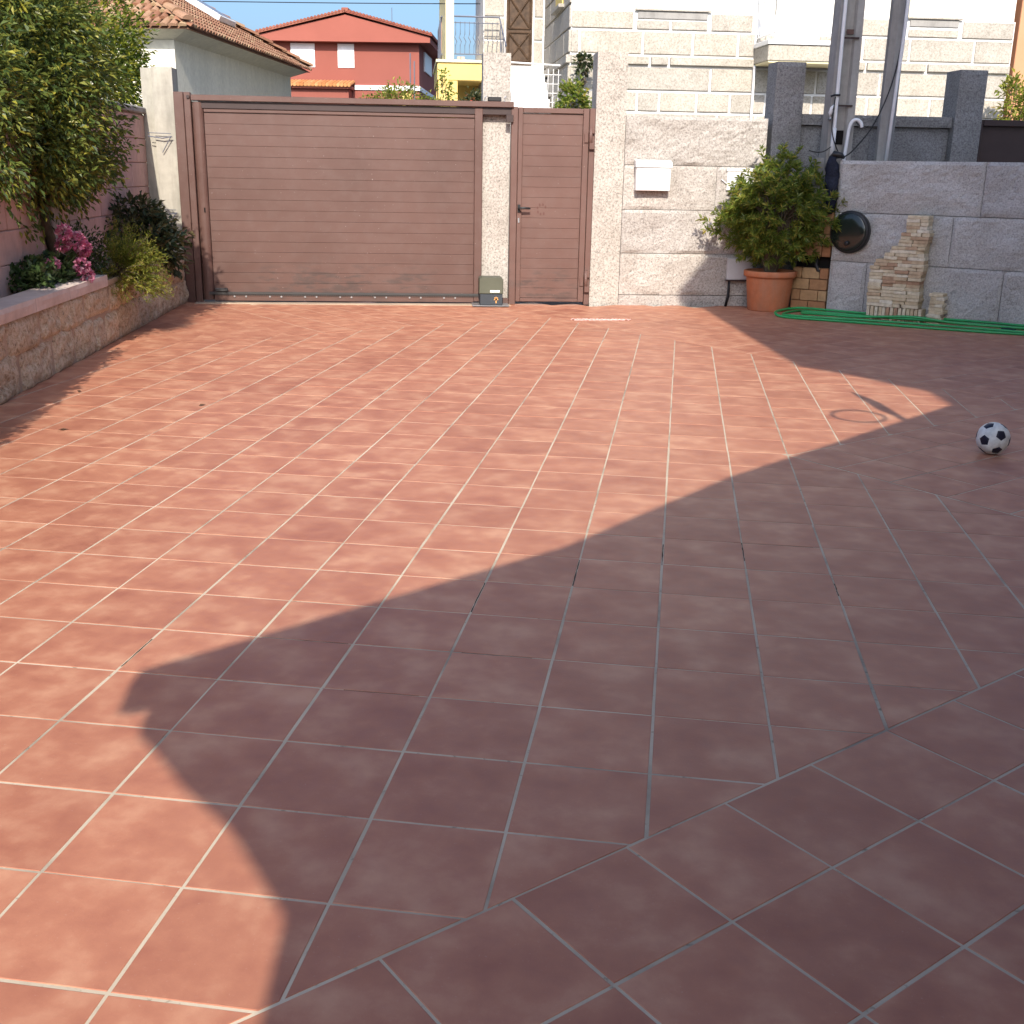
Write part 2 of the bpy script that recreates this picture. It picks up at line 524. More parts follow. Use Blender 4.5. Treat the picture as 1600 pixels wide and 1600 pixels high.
def rough_block(x0, x1, z0, z1, depth, amp=.02, seed=0, res=.045, edge=.02, front=0.0):
    """split-faced stone: its front (-y) bulges and is broken, its margins stay true"""
    nx = max(3, int((x1 - x0) / res))
    nz = max(3, int((z1 - z0) / res))
    vs, fs = [], []
    for j in range(nz + 1):
        for i in range(nx + 1):
            x = x0 + (x1 - x0) * i / nx
            z = z0 + (z1 - z0) * j / nz
            m_ = min((x - x0), (x1 - x), (z - z0) * .8, (z1 - z)) / (edge * 2.2)
            m_ = max(0, min(1, m_))
            q = Vector((x * 2.3 + seed * 7.1, z * 3.1 + seed * 3.3, seed))
            h = noise.fractal(q, 1.0, 2.0, 4) * .9 + .25 * noise.noise(q * 9) + .35
            lowcut = max(0, .09 - (z - z0)) / .09 * (.3 + .7 * noise.noise(Vector((x * 4, seed * 5, 0))))
            y = front - m_ * amp * (h + .2) + lowcut * amp * .9 * m_
            vs.append((x, y, z))
    k = nx + 1
    for j in range(nz):
        for i in range(nx):
            fs.append((j * k + i, j * k + i + 1, (j + 1) * k + i + 1, (j + 1) * k + i))
    per = [i for i in range(k)] + [j * k + nx for j in range(1, nz + 1)] + [nz * k + i for i in range(nx - 1, -1, -1)] + [j * k for j in range(nz - 1, 0, -1)]
    nb = len(vs)
    for p in per:
        vs.append((vs[p][0], front + depth, vs[p][2]))
    n = len(per)
    for i in range(n):
        a, b = per[i], per[(i + 1) % n]
        fs.append((b, a, nb + i, nb + (i + 1) % n))
    fs.append(tuple(nb + i for i in range(n))[::-1])
    m_ = MB()
    m_.add(vs, fs)
    return m_

def leaves_mesh(pts, dirs, lens, wids, fold=.25, ups=None):
    """one folded diamond (2 quads halves) per leaf; arrays (n,3),(n,3),(n),(n)"""
    n = len(pts)
    d = dirs / np.linalg.norm(dirs, axis=1, keepdims=True)
    up = nr.normal(size=(n, 3)) * .55 + np.array([0, 0, 1.0]) if ups is None else ups
    s = np.cross(d, up)
    s /= (np.linalg.norm(s, axis=1, keepdims=True) + 1e-9)
    u = np.cross(s, d)
    l = lens[:, None]
    w = wids[:, None]
    base = pts
    tip = pts + d * l - u * l * .12
    mid = pts + d * l * .48
    lf = mid + s * w * .5 + u * w * fold
    rt = mid - s * w * .5 + u * w * fold
    v = np.stack([base, rt, tip, lf], 1).reshape(-1, 3)
    f = []
    for i in range(n):
        b = 4 * i
        f.append((b, b + 1, b + 2))
        f.append((b, b + 2, b + 3))
    m_ = MB()
    m_.v = [tuple(q) for q in v.tolist()]
    m_.f = f
    return m_

def crown(clumps, per, size, spread, outward=.6, jitter=.4, aspect=.42, droop=0.0):
    """clumps: list of (centre, radius, outward dir)"""
    P, D, Ln = [], [], []
    for c, r_, o_ in clumps:
        k = max(3, int(per * (r_ / spread) ** 2))
        q = nr.normal(size=(k, 3))
        q /= np.linalg.norm(q, axis=1, keepdims=True)
        rad = r_ * nr.random(k) ** .45
        p = np.array(c) + q * rad[:, None]
        dd = q * .7 + np.array(o_) * outward + nr.normal(size=(k, 3)) * jitter
        dd[:, 2] -= droop
        P.append(p)
        D.append(dd)
        Ln.append(size * (.65 + .7 * nr.random(k)))
    P, D, Ln = np.concatenate(P), np.concatenate(D), np.concatenate(Ln)
    return leaves_mesh(P, D, Ln, Ln * aspect * (.8 + .4 * nr.random(len(Ln))))

def ellip_clumps(c, rad, n, r_, seed, hole=.25, keep=None, shell=(.62, 1.02)):
    g = np.random.default_rng(seed)
    out = []
    while len(out) < n:
        q = g.normal(size=3)
        q /= np.linalg.norm(q)
        lump = 1 + .22 * noise.noise(Vector(q * 2.1) + Vector((seed, 0, 0)))
        k = g.uniform(*shell) * lump
        p = np.array(c) + q * np.array(rad) * k
        if noise.noise(Vector(p * 1.9) + Vector((0, seed * 3.3, 0))) < -hole:
            continue
        if keep and not keep(p):
            continue
        out.append((p, r_ * g.uniform(.7, 1.25), q))
    return out
def limb(m_, a, b, r0, r1, seed=0, k=6, wob=.06):
    a, b = Vector(a), Vector(b)
    pts = []
    for i in range(k + 1):
        f = i / k
        w = wob * math.sin(f * math.pi)
        pts.append(a.lerp(b, f) + Vector((noise.noise(Vector((f * 3, seed, 0))), noise.noise(Vector((f * 3, seed, 9))), 0)) * w * 2)
    m_.tube(pts, [r0 + (r1 - r0) * i / k for i in range(k + 1)], 7)

# ------------------------------------------------------------------ the setting: ground and tiled patio
g = MB().box(-400, 400, -300, 600, -.5, -.06)
o = obj('ground', g.mesh('ground', M['asphalt']))
o['kind'] = 'structure'
S = .335
OX, OY = -5.9908 * S, 5.91535 * S
patio = obj('patio_floor', MB().prism([(-6.3, -8), (9, -8), (9, 15.6), (-6.3, 11.95)], -.055, -.0014).mesh('patio_floor', M['grout']))
patio['kind'] = 'structure'
G = .024          # joint width in tile units
GX, GY = .026, .021
Q2 = math.sqrt(2)
def clip(poly, a, b, c):
    """keep a*x+b*y<=c"""
    out = []
    for i in range(len(poly)):
        p, q = poly[i], poly[(i + 1) % len(poly)]
        dp, dq = a * p[0] + b * p[1] - c, a * q[0] + b * q[1] - c
        if dp <= 0:
            out.append(p)
        if (dp < 0 < dq) or (dq < 0 < dp):
            f = dp / (dp - dq)
            out.append((p[0] + (q[0] - p[0]) * f, p[1] + (q[1] - p[1]) * f))
    return out
def area(p):
    return .5 * abs(sum(p[i][0] * p[(i + 1) % len(p)][1] - p[(i + 1) % len(p)][0] * p[i][1] for i in range(len(p))))
h = G / 2 * Q2
JOINTS = [(6, 6.95, 6, 7.75), (5, 6.05, 5, 6.95), (4, 5.05, 4, 5.95), (7, 7.3, 7, 8.0), (2.05, 4, 2.95, 4), (4.1, 4, 4.8, 4), (6.9, 8, 7.9, 8), (1, 3.1, 1, 3.75), (3.2, 3, 3.9, 3), (8, 6.3, 8, 6.7)]
tiles = []       # (poly in grid units, whole?, centre, angle)
# main field, split in two convex pieces, so that no tile is cut twice by a concave corner
fieldA = [(1, -1, 4.9 - h), (1, 1, 20.9 - h)]                                   # right of / below the notch
fieldB = [(1, 1, 32.0 - h), (-1, 1, 28.6 - h), (1, -1, -4.9 - h)]                # beyond it
def try_tile(poly, planes, minarea=.02):
    for pl in planes:
        poly = clip(poly, *pl)
        if len(poly) < 3:
            return None
    return poly if area(poly) > minarea else None
def cell(i, j):
    return [(i + GX / 2, j + GY / 2), (i + 1 - GX / 2, j + GY / 2), (i + 1 - GX / 2, j + 1 - GY / 2), (i + GX / 2, j + 1 - GY / 2)]
full = (1 - GX) * (1 - GY)
for i in range(-14, 32):
    for j in range(-32, 40):
        c = cell(i, j)
        # union of A and B: left of the notch both hold
        inA = try_tile(c, fieldA)
        inB = try_tile(c, fieldB)
        if inA and inB:
            pa, pb = area(inA), area(inB)
            poly = inA if pa >= pb else inB
        else:
            poly = inA or inB
        if poly:
            tiles.append((poly, abs(area(poly) - full) < 1e-4, (i + .5, j + .5), 0.0))
def rot45(u, v):
    return ((u - v) / Q2, (u + v) / Q2)
def diag(planes, vo, uo, test):
    for a in range(-40, 60):
        for b in range(-50, 50):
            u0, v0 = a + uo, b + vo
            ctr = rot45(u0 + .5, v0 + .5)
            if not (-16 < ctr[0] < 34 and -32 < ctr[1] < 42) or not test(ctr):
                continue
            poly = [rot45(u0 + x, v0 + y) for x, y in ((G / 2, G / 2), (1 - G / 2, G / 2), (1 - G / 2, 1 - G / 2), (G / 2, 1 - G / 2))]
            p2 = try_tile(poly, planes)
            if p2:
                tiles.append((p2, False, ctr, math.pi / 4))
hh = h
diag([(-1, 1, -4.9 - hh)], .535, .83, lambda c: c[1] - c[0] < -4)                                            # along the house
diag([(-1, -1, -20.9 - hh), (1, -1, 4.9 - hh), (-1, 1, 4.9 - hh)], .465, .80, lambda c: c[0] + c[1] > 20)      # the notch
diag([(-1, -1, -32.0 - hh), (1, -1, -4.9 - hh)], .465, .80, lambda c: c[0] + c[1] > 31)                        # before the right wall
diag([(1, -1, -28.6 - hh), (1, 1, 32.0 - hh)], .465, .80, lambda c: c[1] - c[0] > 27.5)                       # by the gate
def tile_mesh(poly, ctr, ang):
    ca, sa = math.cos(-ang), math.sin(-ang)
    loc = []
    for x, y in poly:
        dx, dy = (x - ctr[0]) * S, (y - ctr[1]) * S
        loc.append((dx * ca - dy * sa, dx * sa + dy * ca))
    if sum(loc[k][0] * loc[(k + 1) % len(loc)][1] - loc[(k + 1) % len(loc)][0] * loc[k][1] for k in range(len(loc))) < 0:
        loc = loc[::-1]
    cx = sum(p[0] for p in loc) / len(loc)
    cy = sum(p[1] for p in loc) / len(loc)
    n = len(loc)
    inn = []
    for x, y in loc:
        dx, dy = cx - x, cy - y
        d_ = math.hypot(dx, dy) + 1e-9
        inn.append((x + dx / d_ * .0024, y + dy / d_ * .0024))
    m_ = MB()
    m_.add([(x, y, -.012) for x, y in loc] + [(x, y, -.0010) for x, y in loc] + [(x, y, 0) for x, y in inn],
           [(k, (k + 1) % n, n + (k + 1) % n, n + k) for k in range(n)] + [(n + k, n + (k + 1) % n, 2 * n + (k + 1) % n, 2 * n + k) for k in range(n)] + [tuple(2 * n + k for k in range(n))])
    return m_
def in_yard(x, y):
    return y < 12.2 + (x + 5.4) * math.tan(TH) + .1 and x > -4.27 - (y - 6.5) * .219 - .25 and x < 8.8 and y > -7.5
tl = []
for poly, whole, ctr, ang in tiles:
    x, y = OX + ctr[0] * S, OY + ctr[1] * S
    if not in_yard(x, y):
        continue
    dv = Vector((x, y, 0)) - CAM
    z = dv.dot(_f)
    sz = -1
    if z > .3:
        px, py = dv.dot(_r2) / z * 1743.18 + 800, 800 - dv.dot(_u2) / z * 1743.18
        if -120 < px < 1720 and -50 < py < 1720:
            sz = area(poly) / (z * z) * (CAM.z / dv.length)
    tl.append((sz, poly, whole, ctr, ang, x, y))
tl.sort(key=lambda q: -q[0])
shared = tile_mesh(cell(0, 0), (.5, .5), 0).mesh('tile', M['tile'])
rest = MB()
for k, (sz, poly, whole, ctr, ang, x, y) in enumerate(tl):
    dz = rnd.uniform(-.0004, .0004)
    if k < 300:
        me = shared if whole else tile_mesh(poly, ctr, ang).mesh('tile', M['tile'])
        obj('tile', me, patio, (x + rnd.gauss(0, .0007), y + rnd.gauss(0, .0007), dz), (rnd.gauss(0, .0009), rnd.gauss(0, .0009), ang + (rnd.gauss(0, .0012))))
    else:
        m_ = tile_mesh(poly, ctr, ang)
        ca, sa = math.cos(ang), math.sin(ang)
        rest.add([(x + a * ca - b * sa, y + a * sa + b * ca, c_ + dz) for a, b, c_ in m_.v], m_.f)
o = obj('far_tiles', rest.mesh('far_tiles', M['tile']), patio)
o['kind'] = 'stuff'
# mortar fallen out of a few joints
for (i0, j0, i1, j1) in JOINTS:
    w_ = GX / 2 * S * .8
    a, b = Vector((OX + i0 * S, OY + j0 * S, 0)), Vector((OX + i1 * S, OY + j1 * S, 0))
    n_ = 9
    m_ = MB()
    d_ = (b - a).normalized()
    q_ = Vector((-d_.y, d_.x, 0))
    for k in range(n_ + 1):
        c_ = a.lerp(b, k / n_)
        for sg in (-1, 1):
            m_.v.append(tuple(c_ + q_ * sg * (w_ if i0 == i1 else w_ * .6) * rnd.uniform(.25, 1.0) + Vector((0, 0, -.0008))))
    for k in range(n_):
        m_.f.append((2 * k, 2 * k + 2, 2 * k + 3, 2 * k + 1))
    obj('open_joint', m_.mesh('open_joint', M['soil']), patio)
# pale cement strip under the gate
sthing('gate_sill', MB().box(-.05, 3.55, -.17, -.02, -.01, .008, .003), M['mortar'], 'pale cement strip along the foot of the sliding gate', 'sill', 0, -.1)

# ------------------------------------------------------------------ the house beside the camera (unseen; roof outlines shaped to cast the big shadow)
hs = empty('house', 'unseen cream house beside the viewer with roofs shaped to shade the patio', 'house', (4, -3, 0))
def hpart(name, m_, mt):
    return obj(name, m_.shift(-4, 3).mesh(name, mt), hs)
A = [(-.002, -2.626), (-.045, -2.423), (-.089, -2.187), (-.328, -1.894), (-.515, -1.738), (-.662, -1.583), (-.75, -1.503), (-.784, -1.415), (-.782, -1.342), (-.826, -1.385), (-.875, -1.384), (-.925, -1.212), (.26, .241), (1.002, 1.549), (2.607, 3.825), (3.45, 5.0), (9, 5.0), (9, -9), (0.3, -9)]
hpart('porch_shade_roof', MB().prism(A[::-1], 3.02, 3.10), M['house_wall'])
B = [(3.60, -2.4), (3.564, -2.155), (3.494, -1.513), (3.294, -1.318), (3.053, -.973), (2.633, -.604), (1.914, 3.304), (1.60, 3.62), (1.826, 4.259), (2.322, 5.213), (1.93, 7.75), (4.6, 9.2), (10, 9.2), (10, -2.4)]
hpart('upper_shade_roof', MB().prism(B, 7.40, 7.50), M['roof_old'])
w_ = MB().box(6.2, 9.5, -2.2, 8.6, 0, 7.38)
for cx_, cy_ in ((3.9, -2.1), (5.0, 8.3)):
    hpart('column', MB().box(cx_ - .15, cx_ + .15, cy_ - .15, cy_ + .15, 0, 7.39), M['house_wall'])
hpart('wall', w_, M['house_wall'])
hpart('rear_wall', MB().box(2.2, 9.4, -8.8, -2.6, 0, 3.0), M['house_wall'])
# ball hoop fixed under the porch roof: only its shadow falls into the picture
hp = empty('basketball_hoop', 'small basketball hoop whose ring shadow falls on the sunlit tiles', 'hoop', (2.0, 3.84, 2.7))
ring = []
for k in range(33):
    a = 2 * math.pi * k / 32
    ring.append((-.18 + .17 * math.cos(a), .19 * math.sin(a), 0))
obj('ring', MB().tube(ring, .0135, 6).mesh('ring', M['iron'], True), hp)
bd = MB()
dv = Vector((-.35, .94, 0)).normalized()
pv = Vector((dv.y, -dv.x, 0)) * .01
pp = []
for s_ in (-.19, .19):
    for zz in (.05, .50):
        for t_ in (-1, 1):
            pp.append(Vector((.07, .02, zz)) + dv * s_ + pv * t_)
bd.add(pp, [(0, 1, 3, 2), (4, 6, 7, 5), (0, 4, 5, 1), (2, 3, 7, 6), (0, 2, 6, 4), (1, 5, 7, 3)])
obj('backboard', bd.mesh('backboard', M['white_paint']), hp)
obj('bracket', MB().tube([(.07, .0, .30), (.12, -.3, .34), (.25, -.9, .38)], .015, 6).mesh('bracket', M['iron']), hp)

# ------------------------------------------------------------------ sliding gate and its guide
gf = sroot('gate_guide_frame', 'brown steel guide post and long overhead rail above the sliding gate', 'gate frame', -.1, 0)
spart('post', MB().box(-.16, -.055, -.02, .10, 0, 2.265, .006), M['gate'], gf)
spart('post', MB().box(-.048, .022, -.035, .06, 0, 2.262, .006), M['gate'], gf)
spart('overhead_rail', MB().box(.03, 3.56, -.05, .055, 2.178, 2.238, .005), M['gate'], gf)
spart('shaded_channel', MB().box(.10, 3.56, -.012, .052, 2.10, 2.174, .003), M['gate_dark'], gf)  # dark colour stands in for the shaded recess under the rail
spart('bolt', MB().tube([(.0, -.04, 2.215), (.0, -.052, 2.215)], .018, 8), M['gate_dark'], gf)
spart('roller_bracket', MB().box(3.475, 3.556, -.055, -.014, 2.02, 2.10, .004), M['gate_dark'], gf)
gt = sroot('sliding_gate', 'wide brown sliding gate of horizontal boards with splash stains', 'gate', 1.6, .03)
lst = []
for k in range(9):
    a = math.pi * k / 8
    lst.append((.087 - .061 * math.cos(a), .02 - .05 * math.sin(a)))
lst = lst + [(.148, .08), (.026, .08)]
spart('stile', MB().prism(lst, .03, 2.165), M['gate'], gt)
spart('stile', MB().box(3.125, 3.215, -.02, .07, .03, 2.165, .006), M['gate'], gt)
spart('bottom_rail', MB().box(.151, 3.124, -.015, .06, .02, .105, .004), M['gate'], gt)
spart('top_strip', MB().box(.151, 3.124, .0, .06, 2.062, 2.099, .004), M['gate'], gt)
z = .108
n_s = 17
pitch = (2.060 - z) / n_s
for k in range(n_s):
    dy = rnd.uniform(-.0012, .0012)
    m_ = MB()
    z0, z1 = z + k * pitch, z + (k + 1) * pitch - .0014
    # board with a stepped lip along its foot
    m_.box(.151, 3.124, .016 + dy, .05, z0, z1, .0018)
    spart('board', m_, M['gate'], gt)
m_ = MB()
m_.box(.152, 3.124, .040, .052, .106, 2.061)
spart('backing', m_, M['gate_dark'], gt)
m_ = MB().box(.10, 3.19, -.034, -.016, .098, .122, .002)
x = .10
while x < 3.18:
    m_.box(x, x + .010, -.033, -.018, .084, .099)
    x += .0205
spart('gear_rack', m_, M['rack'], gt)
for k in range(7):
    for dx in (0, .13):
        x = .38 + k * .40 + dx
        spart('rack_bolt', MB().tube([(x, -.017, .072), (x, -.031, .072)], .010, 8), M['zinc'], gt)
spart('end_stop', MB().box(.17, .31, -.055, -.017, .128, .165, .006), M['rack'], gt)
spart('latch_hole', MB().box(.098, .112, -.034, -.028, 1.0, 1.05), M['dark'], gt)
# motor
mo = sroot('gate_motor', 'grey sliding gate motor with white sticker at the stone pillar foot', 'gate motor', 3.32, -.14)
def rbox(x0, x1, z0, z1, y0, y1, r_, seg=5, top=True):
    pts = [(x0, z0), (x1, z0)]
    for k in range(seg + 1):
        a = math.pi / 2 * k / seg
        pts.append((x1 - r_ + r_ * math.cos(a), z1 - r_ + r_ * math.sin(a)))
    for k in range(seg + 1):
        a = math.pi / 2 + math.pi / 2 * k / seg
        pts.append((x0 + r_ + r_ * math.cos(a), z1 - r_ + r_ * math.sin(a)))
    m_ = MB()
    n = len(pts)
    b_ = .008
    cx, cz = (x0 + x1) / 2, (z0 + z1) / 2
    inn = [(cx + (p[0] - cx) * .95, cz + (p[1] - cz) * .96) for p in pts]
    vs = [(p[0], y0, p[1]) for p in inn] + [(p[0], y0 + b_, p[1]) for p in pts] + [(p[0], y1, p[1]) for p in pts]
    fs = [tuple(range(n))] + [(k, n + k, n + (k + 1) % n, (k + 1) % n) for k in range(n)] + [(n + k, 2 * n + k, 2 * n + (k + 1) % n, n + (k + 1) % n) for k in range(n)] + [tuple(range(2 * n, 3 * n))[::-1]]
    m_.add(vs, fs)
    return m_
spart('base_plate', MB().box(3.10, 3.52, -.31, -.022, .011, .020, .002), M['zinc'], mo)
spart('lower_case', MB().box(3.185, 3.445, -.285, -.06, .021, .150, .006), M['motor_low'], mo)
spart('cover', rbox(3.175, 3.450, .152, .335, -.295, -.058, .035), M['motor_top'], mo)
st = spart('sticker', MB().box(3.30, 3.41, -.2975, -.2945, .168, .192), M['label'], mo)
em = MB()
for k in range(5):
    a = R(200 - k * 55)
    em.tube([(3.370 + .010 * math.cos(a), -.287, .092 + .010 * math.sin(a)), (3.370 + .026 * math.cos(a), -.287, .092 + .026 * math.sin(a))], .0055, 5)
em.box(3.364, 3.376, -.2885, -.2855, .045, .075)
spart('orange_emblem', em, M['orange_print'], mo)
spart('key_lock', MB().tube([(3.370, -.284, .092), (3.370, -.290, .092)], .010, 10), M['dark'], mo)

# pedestrian door
pd = sroot('pedestrian_door', 'narrow brown boarded pedestrian door with black lever handle', 'door', 4.0, .02)
spart('jamb', MB().box(3.537, 3.612, -.02, .10, 0, 2.19, .005), M['gate_door'], pd)
spart('jamb', MB().box(4.425, 4.490, -.01, .10, 0, 2.19, .005), M['gate_door'], pd)
spart('stile', MB().box(3.616, 3.668, -.018, .045, .035, 2.185, .004), M['gate_door'], pd)
spart('stile', MB().box(4.352, 4.418, -.018, .045, .035, 2.185, .004), M['gate_door'], pd)
spart('top_rail', MB().box(3.670, 4.350, -.016, .045, 2.128, 2.183, .004), M['gate_door'], pd)
spart('bottom_rail', MB().box(3.670, 4.350, -.016, .045, .036, .075, .004), M['gate_door'], pd)
z = .078
n_s = 18
pitch = (2.126 - z) / n_s
for k in range(n_s):
    dy = rnd.uniform(-.001, .001)
    spart('board', MB().box(3.670, 4.350, .008 + dy, .04, z + k * pitch, z + (k + 1) * pitch - .0014, .0018), M['gate_door'], pd)
spart('backing', MB().box(3.671, 4.349, .032, .043, .077, 2.127), M['gate_dark'], pd)
for zc in (1.88, .28):
    hg = spart('hinge', MB().box(4.368, 4.412, -.034, -.019, zc - .06, zc + .05, .004), M['gate_door'], pd)
    spart('hinge_pin', MB().tube([(4.44, -.032, zc - .12), (4.44, -.032, zc + .12)], .020, 10), M['gate_door'], pd, hg, True)
    spart('hinge_block', MB().box(4.425, 4.485, -.052, -.012, zc - .13, zc - .06, .004), M['gate_door'], pd, hg)
    spart('hinge_block', MB().box(4.430, 4.482, -.048, -.012, zc + .04, zc + .12, .004), M['gate_door'], pd, hg)
hd = spart('handle_plate', MB().box(3.622, 3.655, -.028, -.019, 1.045, 1.135, .003), M['black'], pd)
spart('lever', MB().tube([(3.638, -.028, 1.095), (3.638, -.070, 1.095), (3.650, -.078, 1.096), (3.70, -.078, 1.098), (3.765, -.072, 1.094)], [.012, .012, .013, .014, .011], 9), M['black'], pd, hd, True)
spart('lock_cylinder', MB().box(3.628, 3.648, -.028, -.019, .93, .985, .004), M['zinc'], pd)
# dark paw-like smudges on the boards
for k in range(7):
    a = R(30 + k * 45)
    cx, cz = 3.905 + .050 * math.cos(a), 1.085 + .055 * math.sin(a)
    ps = []
    for j in range(8):
        b_ = 2 * math.pi * j / 8
        r_ = .011 + .005 * rnd.random()
        ps.append((cx + r_ * math.cos(b_) * .8, .0055, cz + r_ * math.sin(b_) * 1.2))
    spart('smudge', MB().add(ps, [tuple(range(8))]), M['stain'], pd)
sthing('gate_stop_block', MB().box(3.46, 3.532, -.05, .02, 0, .075, .006), M['gate'], 'small brown metal block between motor and pedestrian door', 'block', 3.5, -.02)

# ------------------------------------------------------------------ stone pillars and street wall
def pillar(name, t0, t1, w0, w1, top, label, mt, group='granite gate pillars', seed=0, rough=False):
    m_ = MB()
    if rough:
        m_ = rough_block(t0, t1, -.02, top, w1 - w0, .018, seed, .05, .015, w0)
    else:
        m_ = rough_block(t0, t1, -.02, top, w1 - w0, .004, seed, .06, .01, w0)
    return sthing(name, m_, mt, label, 'pillar', (t0 + t1) / 2, (w0 + w1) / 2, group)
pillar('stone_pillar', 3.222, 3.532, .10, .40, 2.755, 'granite pillar between the sliding gate and the pedestrian door', M['granite_p'], seed=1)
pillar('stone_pillar', 4.494, 4.838, .0, .34, 2.785, 'tall sunlit granite pillar right of the pedestrian door', M['granite_p'], seed=2)
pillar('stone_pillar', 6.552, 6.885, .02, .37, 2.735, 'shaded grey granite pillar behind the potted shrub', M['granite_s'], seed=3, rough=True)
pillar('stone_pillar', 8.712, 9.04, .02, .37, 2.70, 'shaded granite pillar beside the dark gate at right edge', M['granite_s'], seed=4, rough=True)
# lamp fitting lying on the overhead rail, before the centre pillar
lf = sroot('gate_lamp', 'small dark fitting lying on the gate rail before the pillar', 'fitting', 3.34, -.02, z=2.24)
spart('body', MB().box(3.27, 3.42, -.045, .05, 2.2385, 2.285, .008), M['black'], lf)
for x in (3.235, 3.455):
    spart('clip', MB().tube([(x, -.03, 2.2390), (x, -.03, 2.275), (x + .02, -.03, 2.295)], .007, 6), M['zinc'], lf)
# sunlit wall of big split-faced blocks
gw = sroot('granite_wall', 'sunlit wall of large split faced granite blocks behind the mailbox', 'wall', 5.7, .1)
spart('core', MB().box(4.845, 6.488, .045, .26, -.02, 2.09), M['granite_p'], gw)
rows = [(-.02, .118, [4.842, 6.49], .006), (.126, .600, [4.842, 6.49], .022), (.606, 1.096, [4.842, 6.49], .022), (1.102, 1.588, [4.842, 5.93, 6.49], .02), (1.594, 2.122, [4.842, 6.49], .030)]
sd = 10
for z0, z1, xs, am in rows:
    for k in range(len(xs) - 1):
        sd += 1
        spart('stone_block', rough_block(xs[k] + .002, xs[k + 1] - .002, z0, z1, .06, am, sd, .033, .014, .0), M['granite'], gw)
# shaded street wall beyond, with its coping
g2 = sroot('granite_wall', 'shaded granite wall with coping behind the two utility poles', 'wall', 7.8, .2)
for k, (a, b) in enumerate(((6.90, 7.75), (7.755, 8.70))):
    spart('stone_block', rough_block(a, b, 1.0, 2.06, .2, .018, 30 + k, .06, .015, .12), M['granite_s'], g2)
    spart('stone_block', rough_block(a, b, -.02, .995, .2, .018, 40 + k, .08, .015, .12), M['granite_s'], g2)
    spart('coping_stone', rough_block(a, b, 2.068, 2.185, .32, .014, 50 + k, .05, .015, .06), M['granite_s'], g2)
dg = sroot('dark_gate', 'dark brown closed metal gate behind the right wall', 'gate', 9.6, .12)
spart('panel', MB().box(9.10, 11.4, .14, .17, .05, 2.15), M['gate_dark'], dg)
spart('frame', MB().box(9.045, 9.10, .09, .17, 0, 2.17, .004), M['gate_dark'], dg)
spart('top_rail', MB().box(9.105, 11.4, .09, .17, 2.10, 2.17, .004), M['gate_dark'], dg)
# mailbox
mb_ = sroot('mailbox', 'white metal mailbox hung on the sunlit granite wall', 'mailbox', 5.16, -.06, z=1.31)
spart('body', MB().box(4.965, 5.360, -.135, -.028, 1.312, 1.565, .006), M['white_paint'], mb_)
lid = MB()
pr = [(-.150, 1.568), (-.150, 1.582), (-.125, 1.632), (-.028, 1.650), (-.028, 1.568)]
lid.add([(4.955, y, z) for y, z in pr] + [(5.370, y, z) for y, z in pr], [tuple(range(5)), tuple(range(9, 4, -1))] + [(k, 5 + k, 5 + (k + 1) % 5, (k + 1) % 5) for k in range(5)])
spart('lid', lid, M['white_paint'], mb_)
sc = MB()
for a in ((5.04, 1.445), (5.065, 1.447), (5.09, 1.447), (5.115, 1.448), (5.145, 1.446), (5.165, 1.445)):
    sc.tube([(a[0] - .007, -.1362, a[1] - .004), (a[0], -.1362, a[1] + .004), (a[0] + .007, -.1362, a[1] - .003)], .0022, 4)
spart('worn_lettering', sc, M['gate_dark'], mb_)
mt_ = sroot('meter_box', 'white meter box set into the granite wall above the potted shrub', 'meter box', 6.17, -.03, z=1.3)
spart('door', MB().box(6.045, 6.33, -.045, -.03, 1.33, 1.535, .003), M['white_paint'], mt_)
spart('frame', MB().box(6.035, 6.34, -.050, -.03, 1.54, 1.575, .003), M['white_paint'], mt_)
eb = sroot('electric_box', 'light grey cabinet low on the wall behind the terracotta pot', 'cabinet', 6.23, -.06, z=.3)
spart('cabinet', MB().box(6.115, 6.42, -.075, -.030, .315, .565, .005), M['grey_box'], eb)
spart('cable', MB().tube([(6.155, -.05, .314), (6.155, -.05, .20), (6.15, -.06, .12), (6.125, -.06, .0)], .017, 8), M['cable'], eb, None, True)
spart('edge_strip', MB().box(6.11, 6.425, -.079, -.03, .300, .313), M['gate_dark'], eb)
ps = sthing('cable_on_wall', MB().tube([(5.98, -.03, 1.45), (6.02, -.032, 1.42), (6.07, -.032, 1.385), (6.12, -.034, 1.35)], .006, 6), M['pvc'], 'thin white cable slanting across the granite wall left of meter box', 'cable', 6.0, -.03)
# left concrete post with wire brackets
cp = sroot('concrete_post', 'weathered concrete post with rusty wire brackets left of the gate', 'post', -.26, .05)
cpm = rough_block(-.385, -.165, -.02, 2.515, .30, .006, 71, .07, .02, .02)
spart('shaft', cpm, M['concrete'], cp)
spart('rear_shaft', rough_block(-.52, -.392, -.02, 2.51, .25, .006, 72, .07, .02, .12), M['concrete'], cp)
for zc in (1.80, .99):
    br = spart('wire_bracket', MB().tube([(-.46, -.02, zc), (-.30, -.03, zc - .02), (-.20, -.035, zc)], .006, 5), M['iron'], cp)
    spart('wire', MB().tube([(-.46, -.02, zc + .035), (-.21, -.03, zc + .03)], .004, 5), M['iron'], cp, br)
    spart('strut', MB().tube([(-.21, -.035, zc), (-.315, -.02, zc - .17)], .005, 5), M['iron'], cp, br)

